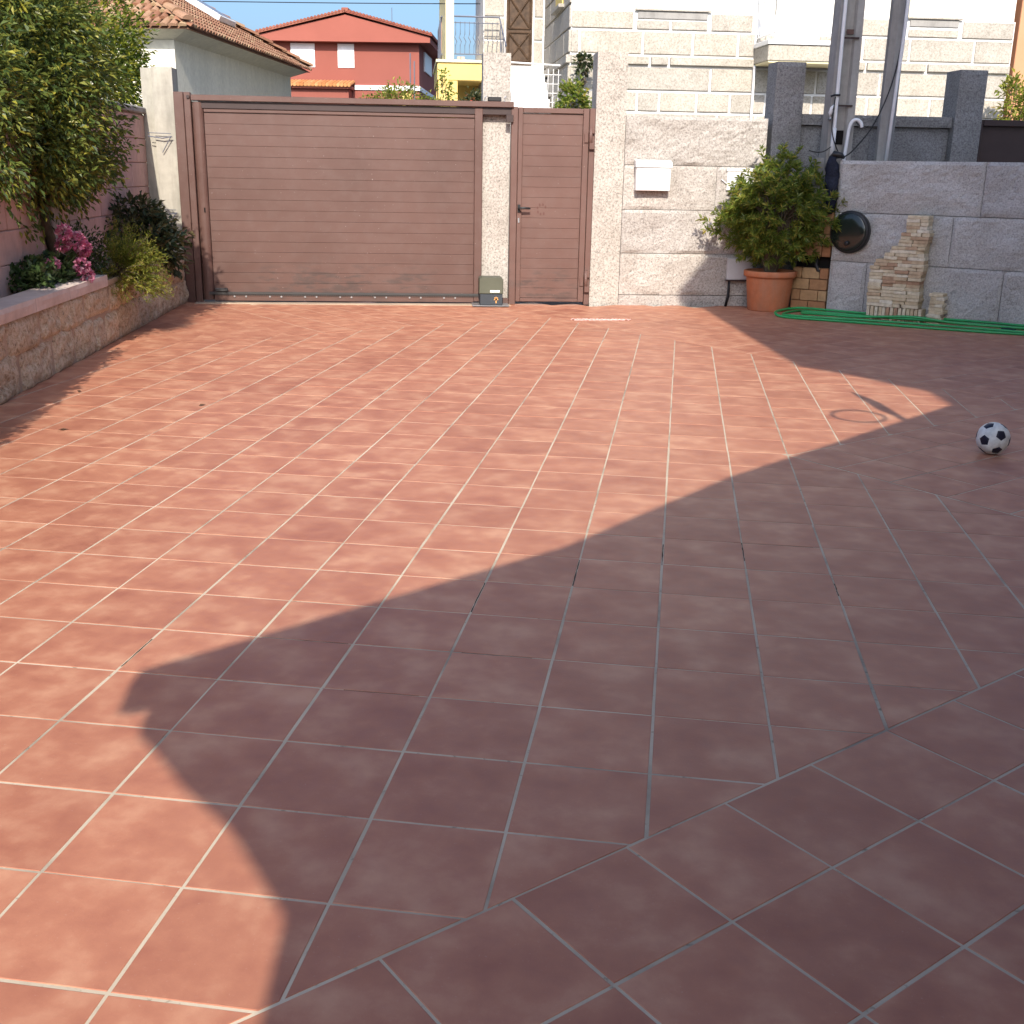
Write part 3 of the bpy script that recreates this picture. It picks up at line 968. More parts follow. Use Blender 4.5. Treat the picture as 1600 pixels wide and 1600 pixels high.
# ------------------------------------------------------------------ planter on the left
PA, PB = Vector((-4.10, 5.70, 0)), Vector((-5.49, 12.05, 0))
PE = (PB - PA).normalized()
PN = Vector((PE.y, -PE.x, 0))           # towards the patio
prz = math.atan2(PE.y, PE.x)
PL = (PB - PA).length
def proot(name, label, cat, s_, w_, group=None, z=0.0):
    o = empty(name, label, cat, PA + PE * s_ - PN * w_ + Vector((0, 0, z)), prz, group)
    o['_o'] = (s_, w_, z)
    return o
# local frame: x along the wall away from the camera, y to the left (away from the patio)
pw = proot('planter_wall', 'low rubble stone planter wall along the left side', 'planter', 2.5, .1)
X0 = -1.6
spart('mortar_core', MB().box(X0, PL + .22, .035, .24, -.02, .50), M['mortar'], pw)
def stone(x0, x1, z0, z1, seed):
    nx, nz = 12, 8
    vs, fs = [], []
    for j in range(nz + 1):
        for i in range(nx + 1):
            u, v = i / nx * 2 - 1, j / nz * 2 - 1
            # superellipse outline
            m_ = max(abs(u), abs(v))
            if m_ > 0:
                l_ = (abs(u) ** 9 + abs(v) ** 9) ** (1 / 9)
                k_ = m_ / l_
            else:
                k_ = 1
            uu, vv = u * k_, v * k_
            q = Vector((uu * 1.3 + seed * 3.7, vv * 1.3, seed * 1.9))
            uu += .05 * noise.noise(q + Vector((5, 0, 0)))
            vv += .09 * noise.noise(q + Vector((0, 7, 0)))
            d_ = max(0, 1 - m_ ** 5)
            y = .042 - .036 * d_ ** .6 - .030 * noise.fractal(q * 1.9, 1, 2, 5) * d_ + .004
            vs.append(((x0 + x1) / 2 + uu * (x1 - x0) / 2, y, (z0 + z1) / 2 + vv * (z1 - z0) / 2))
    k = nx + 1
    for j in range(nz):
        for i in range(nx):
            fs.append((j * k + i, j * k + i + 1, (j + 1) * k + i + 1, (j + 1) * k + i))
    return MB().add(vs, fs)
rs = random.Random(5)
zs = [-.01, .27, .50]
for r_ in range(2):
    x = X0
    while x < PL + .15:
        wd = rs.uniform(.30, .75) if x < 3.6 else rs.uniform(.18, .42)
        zm = .27 + .07 * noise.noise(Vector((x * 1.7, 3.3, 0)))
        z0 = zm if r_ else -.01
        z1 = .505 if r_ else zm
        x1 = min(x + wd, PL + .21)
        spart('stone', stone(x - .004, x1 + .004, z0 - .012, z1 + .012, rs.uniform(0, 90)), M['stone'], pw, None, True)
        x = x1 + .006
x = X0
while x < 3.45:
    wd = rs.uniform(.75, 1.05)
    m_ = rough_block(x, x + wd - .006, .502, .600 + rs.uniform(-.006, .006), .24, .012, rs.uniform(0, 50), .05, .02, .0)
    spart('coping_slab', m_, M['coping'], pw)
    x += wd
spart('top_mortar', rough_block(3.46, PL + .2, .500, .545, .24, .012, 3.3, .06, .02, .012), M['mortar'], pw)
so = MB()
ny, nx = 5, 60
for i in range(nx + 1):
    for j in range(ny + 1):
        x = X0 + (PL + .2 - X0) * i / nx
        y = .235 + .16 * j / ny
        so.v.append((x, y, .50 + .05 * noise.noise(Vector((x * 3, y * 5, 0))) + .02 * (j / ny)))
for i in range(nx):
    for j in range(ny):
        a = i * (ny + 1) + j
        so.f.append((a, a + 1, a + ny + 2, a + ny + 1))
spart('soil', so, M['soil'], pw, None, True)
# pink block wall behind it
pk = proot('block_wall', 'pink weathered concrete block wall behind the planter', 'wall', 2.5, .42)
spart('core', MB().box(X0, PL + .40, .40, .54, -.02, 2.03), M['pink_block'], pk)
zb = .02
row = 0
while zb < 2.0:
    x = X0 - (.25 if row % 2 else 0)
    while x < PL + .37:
        a, b = max(x, X0), min(x + .495, PL + .39)
        if b - a > .06:
            spart('block', MB().box(a + .002, b - .002, .38 + rs.uniform(0, .006), .41, zb + .003, zb + .247, .006), M['pink_block'], pk)
        x += .50
    zb += .25
    row += 1
spart('coping', MB().box(X0, PL + .37, .35, .58, 2.032, 2.10, .012), M['concrete_g'], pk)
spart('pilaster', MB().box(3.32, 3.52, .34, .378, .45, 2.031, .01), M['concrete_g'], pk)

# ------------------------------------------------------------------ planting on the left
def tree(name, label, cat, loc, clumps, per, size, spread, leafm, trunk_from, r0, group=None, aspect=.42, outward=.6, droop=0., nl=9):
    rt = empty(name, label, cat, loc, 0, group)
    lv = crown([(np.array(c) - np.array(loc), r_, o_) for c, r_, o_ in clumps], per, size, spread, outward, .45, aspect, droop)
    obj('crown', lv.mesh('crown', leafm), rt)
    tm = MB()
    cc = np.mean([c for c, _, _ in clumps], axis=0) - np.array(loc)
    fork = Vector(trunk_from).lerp(Vector(cc), .45)
    limb(tm, trunk_from, fork, r0, r0 * .7, 1.3)
    gsel = np.random.default_rng(3).choice(len(clumps), min(nl * 3, len(clumps)), replace=False)
    for k in gsel[:nl * 3]:
        tgt = Vector(np.array(clumps[k][0]) - np.array(loc))
        limb(tm, fork, tgt, r0 * .42, .006, float(k), 5, .1)
    obj('trunk', tm.mesh('trunk', M['bark'], True), rt)
    return rt
cl = ellip_clumps((-5.45, 8.45, 2.2), (.82, 1.28, 1.12), 400, .22, 3, .36, None, (.5, 1.02))
cl += ellip_clumps((-5.22, 8.5, 1.45), (.55, 1.05, .42), 120, .19, 25, .5, None, (.3, 1.0))
cl += ellip_clumps((-5.40, 9.7, 1.95), (.42, .60, .75), 80, .17, 5, .3)
cl += ellip_clumps((-5.06, 9.95, 1.60), (.15, .30, .16), 9, .09, 15, .6)
cl += ellip_clumps((-5.05, 7.3, 1.85), (.58, .8, .68), 110, .20, 6, .35)
tree('broadleaf_tree', 'large green tree overhanging the pink wall at left', 'tree', (-5.02, 8.9, .5), cl, 78, .060, .22, M['leaf_tree'], (0, 0, -.05), .055, 'trees along the left wall', .42, .6, .25)
ha, hb = Vector((-2.70, .95, 0)), Vector((-4.19, 6.26, 0))  # unseen hedge, its top edge laid out to cast the planter shadow
hu = (hb - ha).normalized()
hw = Vector((-hu.y, hu.x, 0))
hdg = empty('shade_hedge', 'unseen hedge left of the viewer, added to shade the planter edge', 'hedge', tuple(ha))
hl = (hb - ha).length
core = MB().add([hu * a_ + hw * b_ + Vector((0, 0, c_)) for a_ in (0, hl - .1) for b_ in (.06, .55) for c_ in (0, 1.92)], [(0, 1, 3, 2), (4, 6, 7, 5), (0, 4, 5, 1), (2, 3, 7, 6), (0, 2, 6, 4), (1, 5, 7, 3)])  # solid box that makes the hedge shadow opaque
obj('shade_core', core.mesh('shade_core', M['bark']), hdg)
pts_ = []
for _ in range(5200):
    a_, z_ = nr.uniform(0, hl), nr.uniform(.05, 2.0)
    f_ = nr.random()
    pts_.append(tuple(hu * a_ + hw * (nr.uniform(0, .08)) + Vector((0, 0, z_))) if f_ < .6 else tuple(hu * a_ + hw * nr.uniform(0, .6) + Vector((0, 0, nr.uniform(1.9, 2.0)))))
pts_ = np.array(pts_)
l_ = .06 * (.7 + .6 * nr.random(len(pts_)))
obj('foliage', leaves_mesh(pts_, nr.normal(size=(len(pts_), 3)) + np.array([.3, 0, .4]), l_, l_ * .5).mesh('foliage', M['leaf_tree']), hdg)
cl = ellip_clumps((-7.35, 13.5, 2.55), (.85, .9, 1.15), 240, .22, 12, .4)
tree('hedge_tree', 'yellow green hedge tree behind the pink wall near the post', 'tree', (-7.35, 13.5, 0), cl, 70, .060, .22, M['leaf_hedge'], (0, 0, 0), .06, 'trees along the left wall', .5)
# dark shrub by the post
P_ = lambda s_, w_, z_: PA + PE * s_ - PN * w_ + Vector((0, 0, z_))
c0 = P_(5.55, .22, .82)
cl = ellip_clumps(tuple(c0), (.22, .58, .34), 70, .12, 21, .35) + ellip_clumps(tuple(P_(5.75, .08, .66)), (.22, .50, .24), 40, .11, 22, .4)
tree('dark_shrub', 'dark leafy shrub in the planter beside the concrete post', 'shrub', tuple(P_(5.55, .28, .5)), cl, 26, .085, .13, M['leaf_dark'], (0, 0, 0), .02, None, .48, .6, .3, 5)
# lime heath-like bush spilling over the wall
rt = empty('lime_bush', 'yellow green feathery bush spilling over the planter wall', 'bush', tuple(P_(4.05, .13, .52)))
PT, DR = [], []
stm = MB()
for k in range(420):
    a = nr.uniform(0, 2 * math.pi)
    el = nr.uniform(-.5, 1.35)
    dx = Vector((math.cos(a) * math.cos(el), math.sin(a) * math.cos(el), math.sin(el)))
    d_ = dx + PN * .55
    d_.normalize()
    ln = nr.uniform(.26, .47) * (1.0 if d_.z > -.1 else .95)
    b0 = Vector((0, 0, .05)) + PN * .10 + PE * nr.uniform(-.1, .1)
    e_ = b0 + d_ * ln + Vector((0, 0, -.10 * (1 - max(0, d_.z))))
    if k % 4 == 0:
        stm.tube([b0, b0.lerp(e_, .5) + Vector((0, 0, .02)), e_], [.006, .004, .002], 4)
    for q in range(15):
        f = .35 + .68 * q / 14
        p = b0.lerp(e_, f)
        for _ in range(2):
            PT.append(tuple(p + Vector(nr.normal(size=3) * .008)))
            DR.append(tuple(d_ * .8 + Vector(nr.normal(size=3) * .55)))
PT, DR = np.array(PT), np.array(DR)
ln = .035 * (.7 + .6 * nr.random(len(PT)))
obj('foliage', leaves_mesh(PT, DR, ln, ln * .20).mesh('foliage', M['leaf_lime']), rt)
obj('stem', stm.mesh('stem', M['bark']), rt)
# green soft shrub between geranium and lime bush
cl = ellip_clumps(tuple(P_(3.75, .27, .74)), (.16, .42, .22), 40, .11, 31, .5)
tree('low_shrub', 'low green shrub between the pink geranium and the lime bush', 'shrub', tuple(P_(3.8, .3, .5)), cl, 30, .045, .11, M['leaf_ger'], (0, 0, 0), .012, None, .4, .6, 0, 4)
# geranium with pink heads
gr = empty('pink_geranium', 'pink flowering geranium at the planter coping', 'flower', tuple(P_(2.85, .27, .52)))
cl = []
g_ = np.random.default_rng(44)
for k in range(46):
    s_, w_ = g_.uniform(-.55, .42), g_.uniform(-.12, .16)
    cl.append((np.array(PE * s_ - PN * w_ + Vector((0, 0, .06 + g_.uniform(0, .22) * (1 - abs(s_)))), float), .085, np.array((0, 0, 1.0))))
obj('leaf_mass', crown(cl, 26, .05, .085, .5, .6, .85).mesh('leaf_mass', M['leaf_ger']), gr)
sm = MB()
heads = [(-.02, -.16, .47, .040), (.12, -.10, .36, .04), (.16, -.20, .39, .055), (.25, -.22, .33, .045), (.30, -.20, .30, .035), (.10, -.24, .20, .045), (.16, -.25, .12, .045), (-.05, -.06, .22, .035)]
for s_, w_, z_, r_ in heads:
    h_ = PE * s_ - PN * (w_) + Vector((0, 0, z_))
    sm.tube([PE * s_ * .5 + Vector((0, 0, .05)), (h_ + Vector((0, 0, .05))) * .6, h_], .004, 5)
    q = nr.normal(size=(90, 3))
    q /= np.linalg.norm(q, axis=1, keepdims=True)
    l_ = np.full(90, .040)
    obj('flower_head', leaves_mesh(np.array(h_) + q * r_ * .85, q + nr.normal(size=(90, 3)) * .5, l_, l_ * .9).mesh('flower_head', M['petal']), gr)
obj('stem', sm.mesh('stem', M['leaf_ger']), gr)

# ------------------------------------------------------------------ right side: retaining wall, niche, bricks, pot
RA = Vector((1.70, 13.36, 0))
RE = Vector((.9036, -.4283, 0))
RN = Vector((-.4283, -.9036, 0))         # towards the patio
rrz = math.atan2(RE.y, RE.x)
def rroot(name, label, cat, s_, w_, group=None, z=0.0):
    o = empty(name, label, cat, RA + RE * s_ + RN * w_ + Vector((0, 0, z)), rrz, group)
    o['_o'] = (s_, -w_, z)
    return o
rw = rroot('retaining_wall', 'shaded retaining wall of large granite blocks at right', 'wall', 1.5, -.1)
spart('core', MB().box(.01, 4.4, .05, .28, -.02, 1.64), M['granite_d'], rw)
for z0, z1, xs, am in ((-.02, .585, [0, .42, 1.86, 3.3, 4.4], .02), (.592, 1.118, [0, 1.283, 2.9, 4.4], .026), (1.126, 1.675, [0, 1.545, 3.1, 4.4], .028)):
    for k in range(len(xs) - 1):
        sd += 1
        spart('stone_block', rough_block(xs[k] + .003, xs[k + 1] - .003, z0, z1, .06, am, sd, .036, .016, .0), M['granite_d'], rw)
# ochre brick pier with a hole, behind the pot
bp_ = rroot('brick_pier', 'ochre brick pier with a dark hole beside the terracotta pot', 'brick pier', -.2, -.08)
zr = 0.0
row = 0
while zr < 1.05:
    x = -.43 - (.10 if row % 2 else 0)
    while x < -.01:
        a, b = max(x, -.43), min(x + .21, -.008)
        hole = .46 < zr + .06 < .60
        if b - a > .02 and not hole:
            spart('brick', MB().box(a, b - .008, .0 + rs.uniform(0, .008), .16, zr, zr + .118, .004), M['brick_o'], bp_)
        x += .21
    zr += .125
    row += 1
spart('mortar', MB().box(-.425, -.012, .10, .18, 0, 1.05), M['mortar'], bp_)
spart('hole_lining', MB().box(-.42, -.02, .085, .098, .48, .64), M['dark'], bp_)
spart('cable_bundle', MB().tube([(-.16, .04, .60), (-.17, .02, .53), (-.14, .015, .47), (-.11, .03, .455)], .022, 7), M['black'], bp_, None, True)
# broken masonry, tarpaulin and stub behind the shrub top
sb = sthing('broken_masonry', rough_block(6.98, 7.24, -.02, 1.70, .2, .03, 91, .06, .02, -.32), M['concrete_g'], 'broken pale masonry stub behind the shrub at the pole foot', 'masonry', 7.1, -.2)
nb = empty('navy_bag', 'dark navy crumpled bag hanging over the corner of the right wall', 'bag', tuple(RA + RE * -.06 + RN * .02 + Vector((0, 0, 1.1))), rrz)
bm_ = MB()
prof = []
for j in range(15):
    z = .0 + .62 * j / 14
    rr_ = (.04 + .055 * math.sin(min(1, j / 9) * math.pi * .6)) * (1 if j < 13 else .7)
    for k in range(12):
        a = 2 * math.pi * k / 12
        q = Vector((math.cos(a), math.sin(a), z * 6))
        r2 = rr_ * (.85 + .75 * noise.noise(q * 2.6))
        prof.append((r2 * math.cos(a) * .8 + .02 * math.sin(z * 9), r2 * math.sin(a) * .7, z))
bm_.v = prof
for j in range(14):
    for k in range(12):
        bm_.f.append((j * 12 + k, j * 12 + (k + 1) % 12, (j + 1) * 12 + (k + 1) % 12, (j + 1) * 12 + k))
bm_.f.append(tuple(range(12))[::-1])
bm_.f.append(tuple(14 * 12 + k for k in range(12)))
obj('sack', bm_.mesh('sack', M['blue_tarp'], True), nb)
obj('knot', MB().tube([(-.05, 0, .60), (.0, -.02, .645), (.07, 0, .63), (.10, .02, .60)], [.02, .035, .03, .015], 8).mesh('knot', M['black'], True), nb)
# round dark dome on the wall
dm = rroot('round_dome', 'round black glossy dome with thick rim fixed on the granite wall', 'dome', .2, .08, z=.915)
mx = Matrix.Translation((0, 0, 0)) @ Matrix.Rotation(R(-9), 4, 'Z') @ Matrix.Rotation(R(90), 4, 'X')
pr = [(.20, -.075), (.228, -.07), (.232, -.02), (.226, 0), (.212, .006)]
obj('rim', MB().lathe(pr, 40, mx).mesh('rim', M['black'], True), dm)
pr = [(.208 * math.cos(a), .004 + .032 * math.sin(a)) for a in [k * math.pi / 2 / 8 for k in range(9)]]
pr[-1] = (.004, pr[-1][1])
obj('dome', MB().lathe(pr, 40, mx).mesh('dome', M['black_gloss'], True), dm)
obj('knob', MB().lathe([(.024, 0), (.026, .02), (.018, .028)], 14, Matrix.Translation((.01, 0, -.12)) @ mx @ Matrix.Translation((0, 0, .035))).mesh('knob', M['black'], True), dm)
# bricks: loose, stacked one on another
bvar = []
for k in range(6):
    w2, d2, h2 = .075, .095, .0172
    m_ = MB().box(-w2, w2, -d2, d2, 0, h2 * 2, .004)
    m_.v = [(x + rs.uniform(-.003, .003), y + rs.uniform(-.003, .003), z + rs.uniform(-.0015, .0015)) for x, y, z in m_.v]
    bvar.append(m_.mesh('brick', M['brick_y']))
def brick(s_, w_, z_, sx=1.0, rz=0.0, up=False, lab='tall'):
    o = obj('loose_brick', rs.choice(bvar), None, tuple(RA + RE * s_ + RN * w_ + Vector((0, 0, z_))), (0, R(90) if up else 0, rrz + rz))
    o.scale = (sx, 1, 1)
    heap[lab].append((round(z_, 3), s_, o))
    return o
heap = {'tall': [], 'foot': [], 'small': []}
NTH = ['first', 'second', 'third', 'fourth', 'fifth', 'sixth', 'seventh', 'eighth', 'ninth', 'tenth', 'eleventh', 'twelfth', 'thirteenth', 'fourteenth', 'fifteenth', 'sixteenth', 'seventeenth', 'eighteenth', 'nineteenth', 'twentieth', 'twenty-first', 'twenty-second', 'twenty-third', 'twenty-fourth', 'twenty-fifth', 'twenty-sixth', 'twenty-seventh', 'twenty-eighth', 'twenty-ninth', 'thirtieth']
x = .53
while x < 1.10:
    brick(x, .125 + rs.uniform(-.012, .012), .072, .92, 0, True, 'foot')
    x += .043
z0 = .147
hh_ = .0362
layer = 0
while z0 + layer * hh_ < 1.09:
    z = z0 + layer * hh_
    f = (z - z0) / (1.07 - z0)
    # left edge of the heap climbs to the right like a stair
    left = .515 if f < .45 else (.56 if f < .52 else (.66 if f < .60 else (.72 if f < .70 else (.80 if f < .84 else .86))))
    right = 1.10 if f < .9 else 1.09
    lean = .010 * math.sin(layer * .7) + (-.03 * (1 - f) if True else 0)
    x = left
    first = True
    while x < right - .05:
        wd = rs.choice((.15, .15, .11, .145)) if right - x > .15 else right - x
        if right - (x + wd) < .05:
            wd = right - x
        brick(x + wd / 2 + (lean if x > .78 else 0) + rs.uniform(-.006, .006), .125 + rs.uniform(-.013, .013), z, (wd - .004) / .15, rs.gauss(0, .018))
        x += wd
    layer += 1
for k in range(9):
    z = .0 + k * .0362
    for x in ((1.235, 1.30) if k % 2 else (1.25,)):
        brick(x + rs.uniform(-.012, .012), .125 + rs.uniform(-.02, .02), z, .95 if not k % 2 else .55, rs.gauss(0, .06), False, 'small')
zt = sorted({q[0] for q in heap['tall']}, reverse=True)
for z_ in zt:
    r_ = sorted([q for q in heap['tall'] if q[0] == z_], key=lambda q: q[1])
    for k, q in enumerate(r_):
        where = 'only' if len(r_) == 1 else ('leftmost' if k == 0 else ('rightmost' if k == len(r_) - 1 else NTH[k] + ' from left'))
        tag(q[2], 'thin pale brick, ' + where + ' in ' + ('topmost' if z_ == zt[0] else NTH[zt.index(z_)]) + ' course of the tall stack', 'brick', 'bricks in the tall stack')
for k, q in enumerate(sorted(heap['foot'], key=lambda q: q[1])):
    tag(q[2], 'pale brick on edge under the tall stack, ' + NTH[k] + ' from left', 'brick', 'bricks on edge under the stack')
zt = sorted({q[0] for q in heap['small']}, reverse=True)
for z_ in zt:
    r_ = sorted([q for q in heap['small'] if q[0] == z_], key=lambda q: q[1])
    for k, q in enumerate(r_):
        tag(q[2], ('single' if len(r_) == 1 else ('left' if k == 0 else 'right')) + ' thin brick in ' + ('topmost' if z_ == zt[0] else NTH[zt.index(z_)]) + ' course of the small low stack', 'brick', 'bricks in the small stack')
# hose
hz = empty('garden_hose', 'green garden hose lying in long loops along the right wall', 'hose', tuple(RA + RE * 1.0 + RN * .3), rrz)
pts = []
hs_r = random.Random(3)
ends_l = [-.30, -.12, -.34]
wv = [.06, .72, .30, .50, .16, .86]
s_r = 3.6
for k in range(3):
    wa, wb = wv[2 * k], wv[2 * k + 1]
    lx = ends_l[k]
    ph = hs_r.uniform(0, 6)
    m1 = 14
    for i in range(m1):
        s_ = s_r + (lx + .1 - s_r) * i / (m1 - 1)
        pts.append((s_ - 1.0, -(wa * (1 - .17 * max(0, s_)) + .035 * math.sin(s_ * 2.3 + ph) - .3), .013 + .016 * (k % 3) + .012 * (1 + math.sin(s_ * 3 + ph)) * .5 * (k > 0)))
    for i in range(1, 6):
        a = math.pi * i / 6
        wm, wr = (wa + wb) / 2, (wb - wa) / 2
        pts.append((lx + .1 - .12 * math.sin(a) - 1.0, -(wm - wr * math.cos(a) - .3), .014 + .016 * (k % 3)))
    for i in range(m1):
        s_ = lx + .1 + (s_r - lx - .1) * i / (m1 - 1)
        pts.append((s_ - 1.0, -(wb * (1 - .20 * max(0, s_)) + .05 * math.sin(s_ * 2.0 + ph * 2) - .3), .013 + .014 * ((k + 1) % 3) + .05 * math.exp(-((s_ - 1.05) / .3) ** 2) * (k == 1)))
# smooth
def smooth(P3, it=2):
    for _ in range(it):
        q = [P3[0]]
        for a, b in zip(P3[:-1], P3[1:]):
            q.append(tuple(.75 * u + .25 * v for u, v in zip(a, b)))
            q.append(tuple(.25 * u + .75 * v for u, v in zip(a, b)))
        q.append(P3[-1])
        P3 = q
    return P3
obj('tube', MB().tube(smooth(pts), .0145, 7).mesh('tube', M['hose'], True), hz)
obj('connector', MB().tube([(.98, -.10, .03), (1.05, -.095, .032), (1.12, -.09, .03)], [.014, .018, .015], 8).mesh('connector', M['blue_tarp'], True), hz)
# potted shrub
pt = empty('potted_shrub', 'round green shrub in a terracotta pot before the granite wall', 'potted plant', (1.05, 13.47, 0))
pr = [(.225, .0), (.232, .012), (.268, .36), (.275, .385), (.295, .387), (.302, .395), (.304, .442), (.298, .452), (.28, .452), (.272, .43), (.26, .40)]
obj('pot', MB().lathe(pr, 48).mesh('pot', M['pot'], True), pt)
obj('soil', MB().lathe([(.262, .385), (.26, .405), (.05, .415)], 24).mesh('soil', M['soil']), pt)
g_ = np.random.default_rng(77)
PT, DR, LN = [], [], []
tw = MB()
cc = Vector((.02, -.04, 1.08))
cnt = 0
while cnt < 900:
    q = Vector(g_.normal(size=3))
    q.normalize()
    lump = 1 + .34 * noise.noise(q * 2.3 + Vector((3.1, 0, 0)))
    rad = g_.uniform(.50, 1.0) * lump
    if cnt % 7 == 0:
        rad *= 1.10
    p = cc + Vector((q.x * (.64 if q.z > .2 else .70), q.y * .44, q.z * .61)) * rad
    if p.z < .50 or p.y > .38 or noise.noise(p * 4.0) < -.42:
        continue
    cnt += 1
    out = (q * .8 + Vector((0, 0, .45))).normalized()
    if cnt % 6 == 0:
        tw.tube([Vector((q.x * .05, q.y * .05, .42)), cc.lerp(p, .45) + Vector((0, 0, -.05)), p], [.011, .006, .002], 5)
    k = 15
    for i in range(k):
        a = 2 * math.pi * (i * .382)
        s1 = out.orthogonal().normalized()
        s2 = out.cross(s1)
        spr = g_.uniform(.5, 1.15)
        d_ = out * g_.uniform(.35, .95) + (s1 * math.cos(a) + s2 * math.sin(a)) * spr
        PT.append(tuple(p + out * g_.uniform(-.035, .03)))
        DR.append(tuple(d_))
        LN.append(g_.uniform(.055, .095))
# upright leader shoot
for k in range(16):
    p = Vector((.04 + .012 * k, -.02, 1.55 + .017 * k))
    for i in range(6):
        a = g_.uniform(0, 6.28)
        PT.append(tuple(p))
        DR.append((math.cos(a), math.sin(a), .7))
        LN.append(.06)
PT, DR, LN = np.array(PT), np.array(DR), np.array(LN)
obj('foliage', leaves_mesh(PT, DR, LN, LN * .24).mesh('foliage', M['leaf_pot']), pt)
obj('stem', tw.mesh('stem', M['bark']), pt)

# ------------------------------------------------------------------ football
fb = empty('football', 'white football with dark pentagons lying on the shaded tiles', 'ball', (1.845, 6.60, 0))
phi = (1 + 5 ** .5) / 2
ico = [Vector(v).normalized() for v in ([(0, a, b * phi) for a in (-1, 1) for b in (-1, 1)] + [(a, b * phi, 0) for a in (-1, 1) for b in (-1, 1)] + [(a * phi, 0, b) for a in (-1, 1) for b in (-1, 1)])]
rotm = Matrix.Rotation(R(24), 3, 'X') @ Matrix.Rotation(R(-20), 3, 'Z') @ Matrix.Rotation(R(31), 3, 'Y')
ico = [rotm @ v for v in ico]
el_ = min((ico[0] - v).length for v in ico[1:])
adj = {i: [j for j in range(12) if j != i and (ico[i] - ico[j]).length < el_ * 1.1] for i in range(12)}
def ring_sort(c, P3):
    a = c.orthogonal().normalized()
    b = c.cross(a)
    return sorted(P3, key=lambda p: math.atan2(p.dot(b), p.dot(a)))
RAD = .092
M['ball_white'] = plain('ball_white', (.66, .68, .65), .5, .4, .22, 22)
M['ball_navy'] = plain('ball_navy', (.012, .013, .03), .4, .4, .05)
def panel(c, corners, mt, name):
    n = 5
    m_ = MB()
    c = sum(corners, Vector()) / len(corners)
    k_ = len(corners)
    ringv = []
    vs, fs = [c.normalized() * RAD * 1.004], []
    for r_ in range(1, n + 1):
        for e in range(k_):
            for s_ in range(r_):
                a = c.lerp(corners[e], r_ / n)
                b = c.lerp(corners[(e + 1) % k_], r_ / n)
                p = a.lerp(b, s_ / r_)
                edge = 1.004 if r_ < n else .985
                vs.append(p.normalized() * RAD * edge)
    def idx(r_, q):
        if r_ == 0:
            return 0
        return 1 + k_ * r_ * (r_ - 1) // 2 + q % (k_ * r_)
    for r_ in range(n):
        for e in range(k_):
            for s_ in range(r_ + 1):
                o_ = idx(r_ + 1, e * (r_ + 1) + s_)
                o2 = idx(r_ + 1, e * (r_ + 1) + s_ + 1)
                i_ = idx(r_, e * r_ + s_) if r_ else 0
                fs.append((i_, o_, o2))
                if s_ < r_:
                    fs.append((i_, o2, idx(r_, e * r_ + s_ + 1)))
    m_.add([v + Vector((0, 0, RAD)) for v in vs], fs)
    obj(name, m_.mesh(name, mt, True), fb)
for i in range(12):
    cs = ring_sort(ico[i], [ico[i].lerp(ico[j], 1 / 3) for j in adj[i]])
    panel(ico[i], cs, M['ball_navy'], 'pentagon_panel')
done = set()
for i in range(12):
    for j in adj[i]:
        for k in adj[i]:
            if j in adj[k] and len({i, j, k}) == 3 and tuple(sorted((i, j, k))) not in done:
                done.add(tuple(sorted((i, j, k))))
                pts_ = []
                for a, b in ((i, j), (j, i), (j, k), (k, j), (k, i), (i, k)):
                    pts_.append(ico[a].lerp(ico[b], 1 / 3))
                c = (ico[i] + ico[j] + ico[k]).normalized()
                panel(c, ring_sort(c, pts_), M['ball_white'], 'hexagon_panel')

# ------------------------------------------------------------------ litter
rp = MB()
pts_ = [(-1.10 + .62 * k / 40, 11.90 + .14 * k / 40 + .03 * noise.noise(Vector((k * .4, 0, 0))) + .015 * math.sin(k * 1.9), .006 + .004 * math.sin(k * 1.3) ** 2) for k in range(41)]
rp.tube(pts_, .008, 5)
pts_ = [(-1.06 + .52 * k / 40, 11.84 + .16 * k / 40 + .03 * noise.noise(Vector((k * .5, 4, 0))), .006) for k in range(41)]
rp.tube(pts_, .006, 5)
tag(obj('frayed_rope', rp.mesh('frayed_rope', M['rope'])), 'frayed pale pink rope lying on the tiles before the door', 'rope')
M['dry_leaf'] = plain('dry_leaf', (.11, .065, .04), .9, .1)
for k, (x, y, a, lb) in enumerate(((-3.55, 6.0, .4, 'dry leaf at the planter shadow edge, nearest of the three'), (-3.05, 6.85, 1.2, 'small dry leaf on sunlit tiles before the planter'), (-4.05, 7.1, 2.0, 'dry leaf in the shade beside the planter wall'))):
    m_ = MB().add([(-.03, 0, .004), (0, -.012, .010), (.035, 0, .006), (0, .014, .012), (0, 0, .005)], [(0, 1, 4), (1, 2, 4), (2, 3, 4), (3, 0, 4)])
    tag(obj('dry_leaf', m_.mesh('dry_leaf', M['dry_leaf']), None, (x, y, 0), (0, 0, a)), lb, 'leaf')

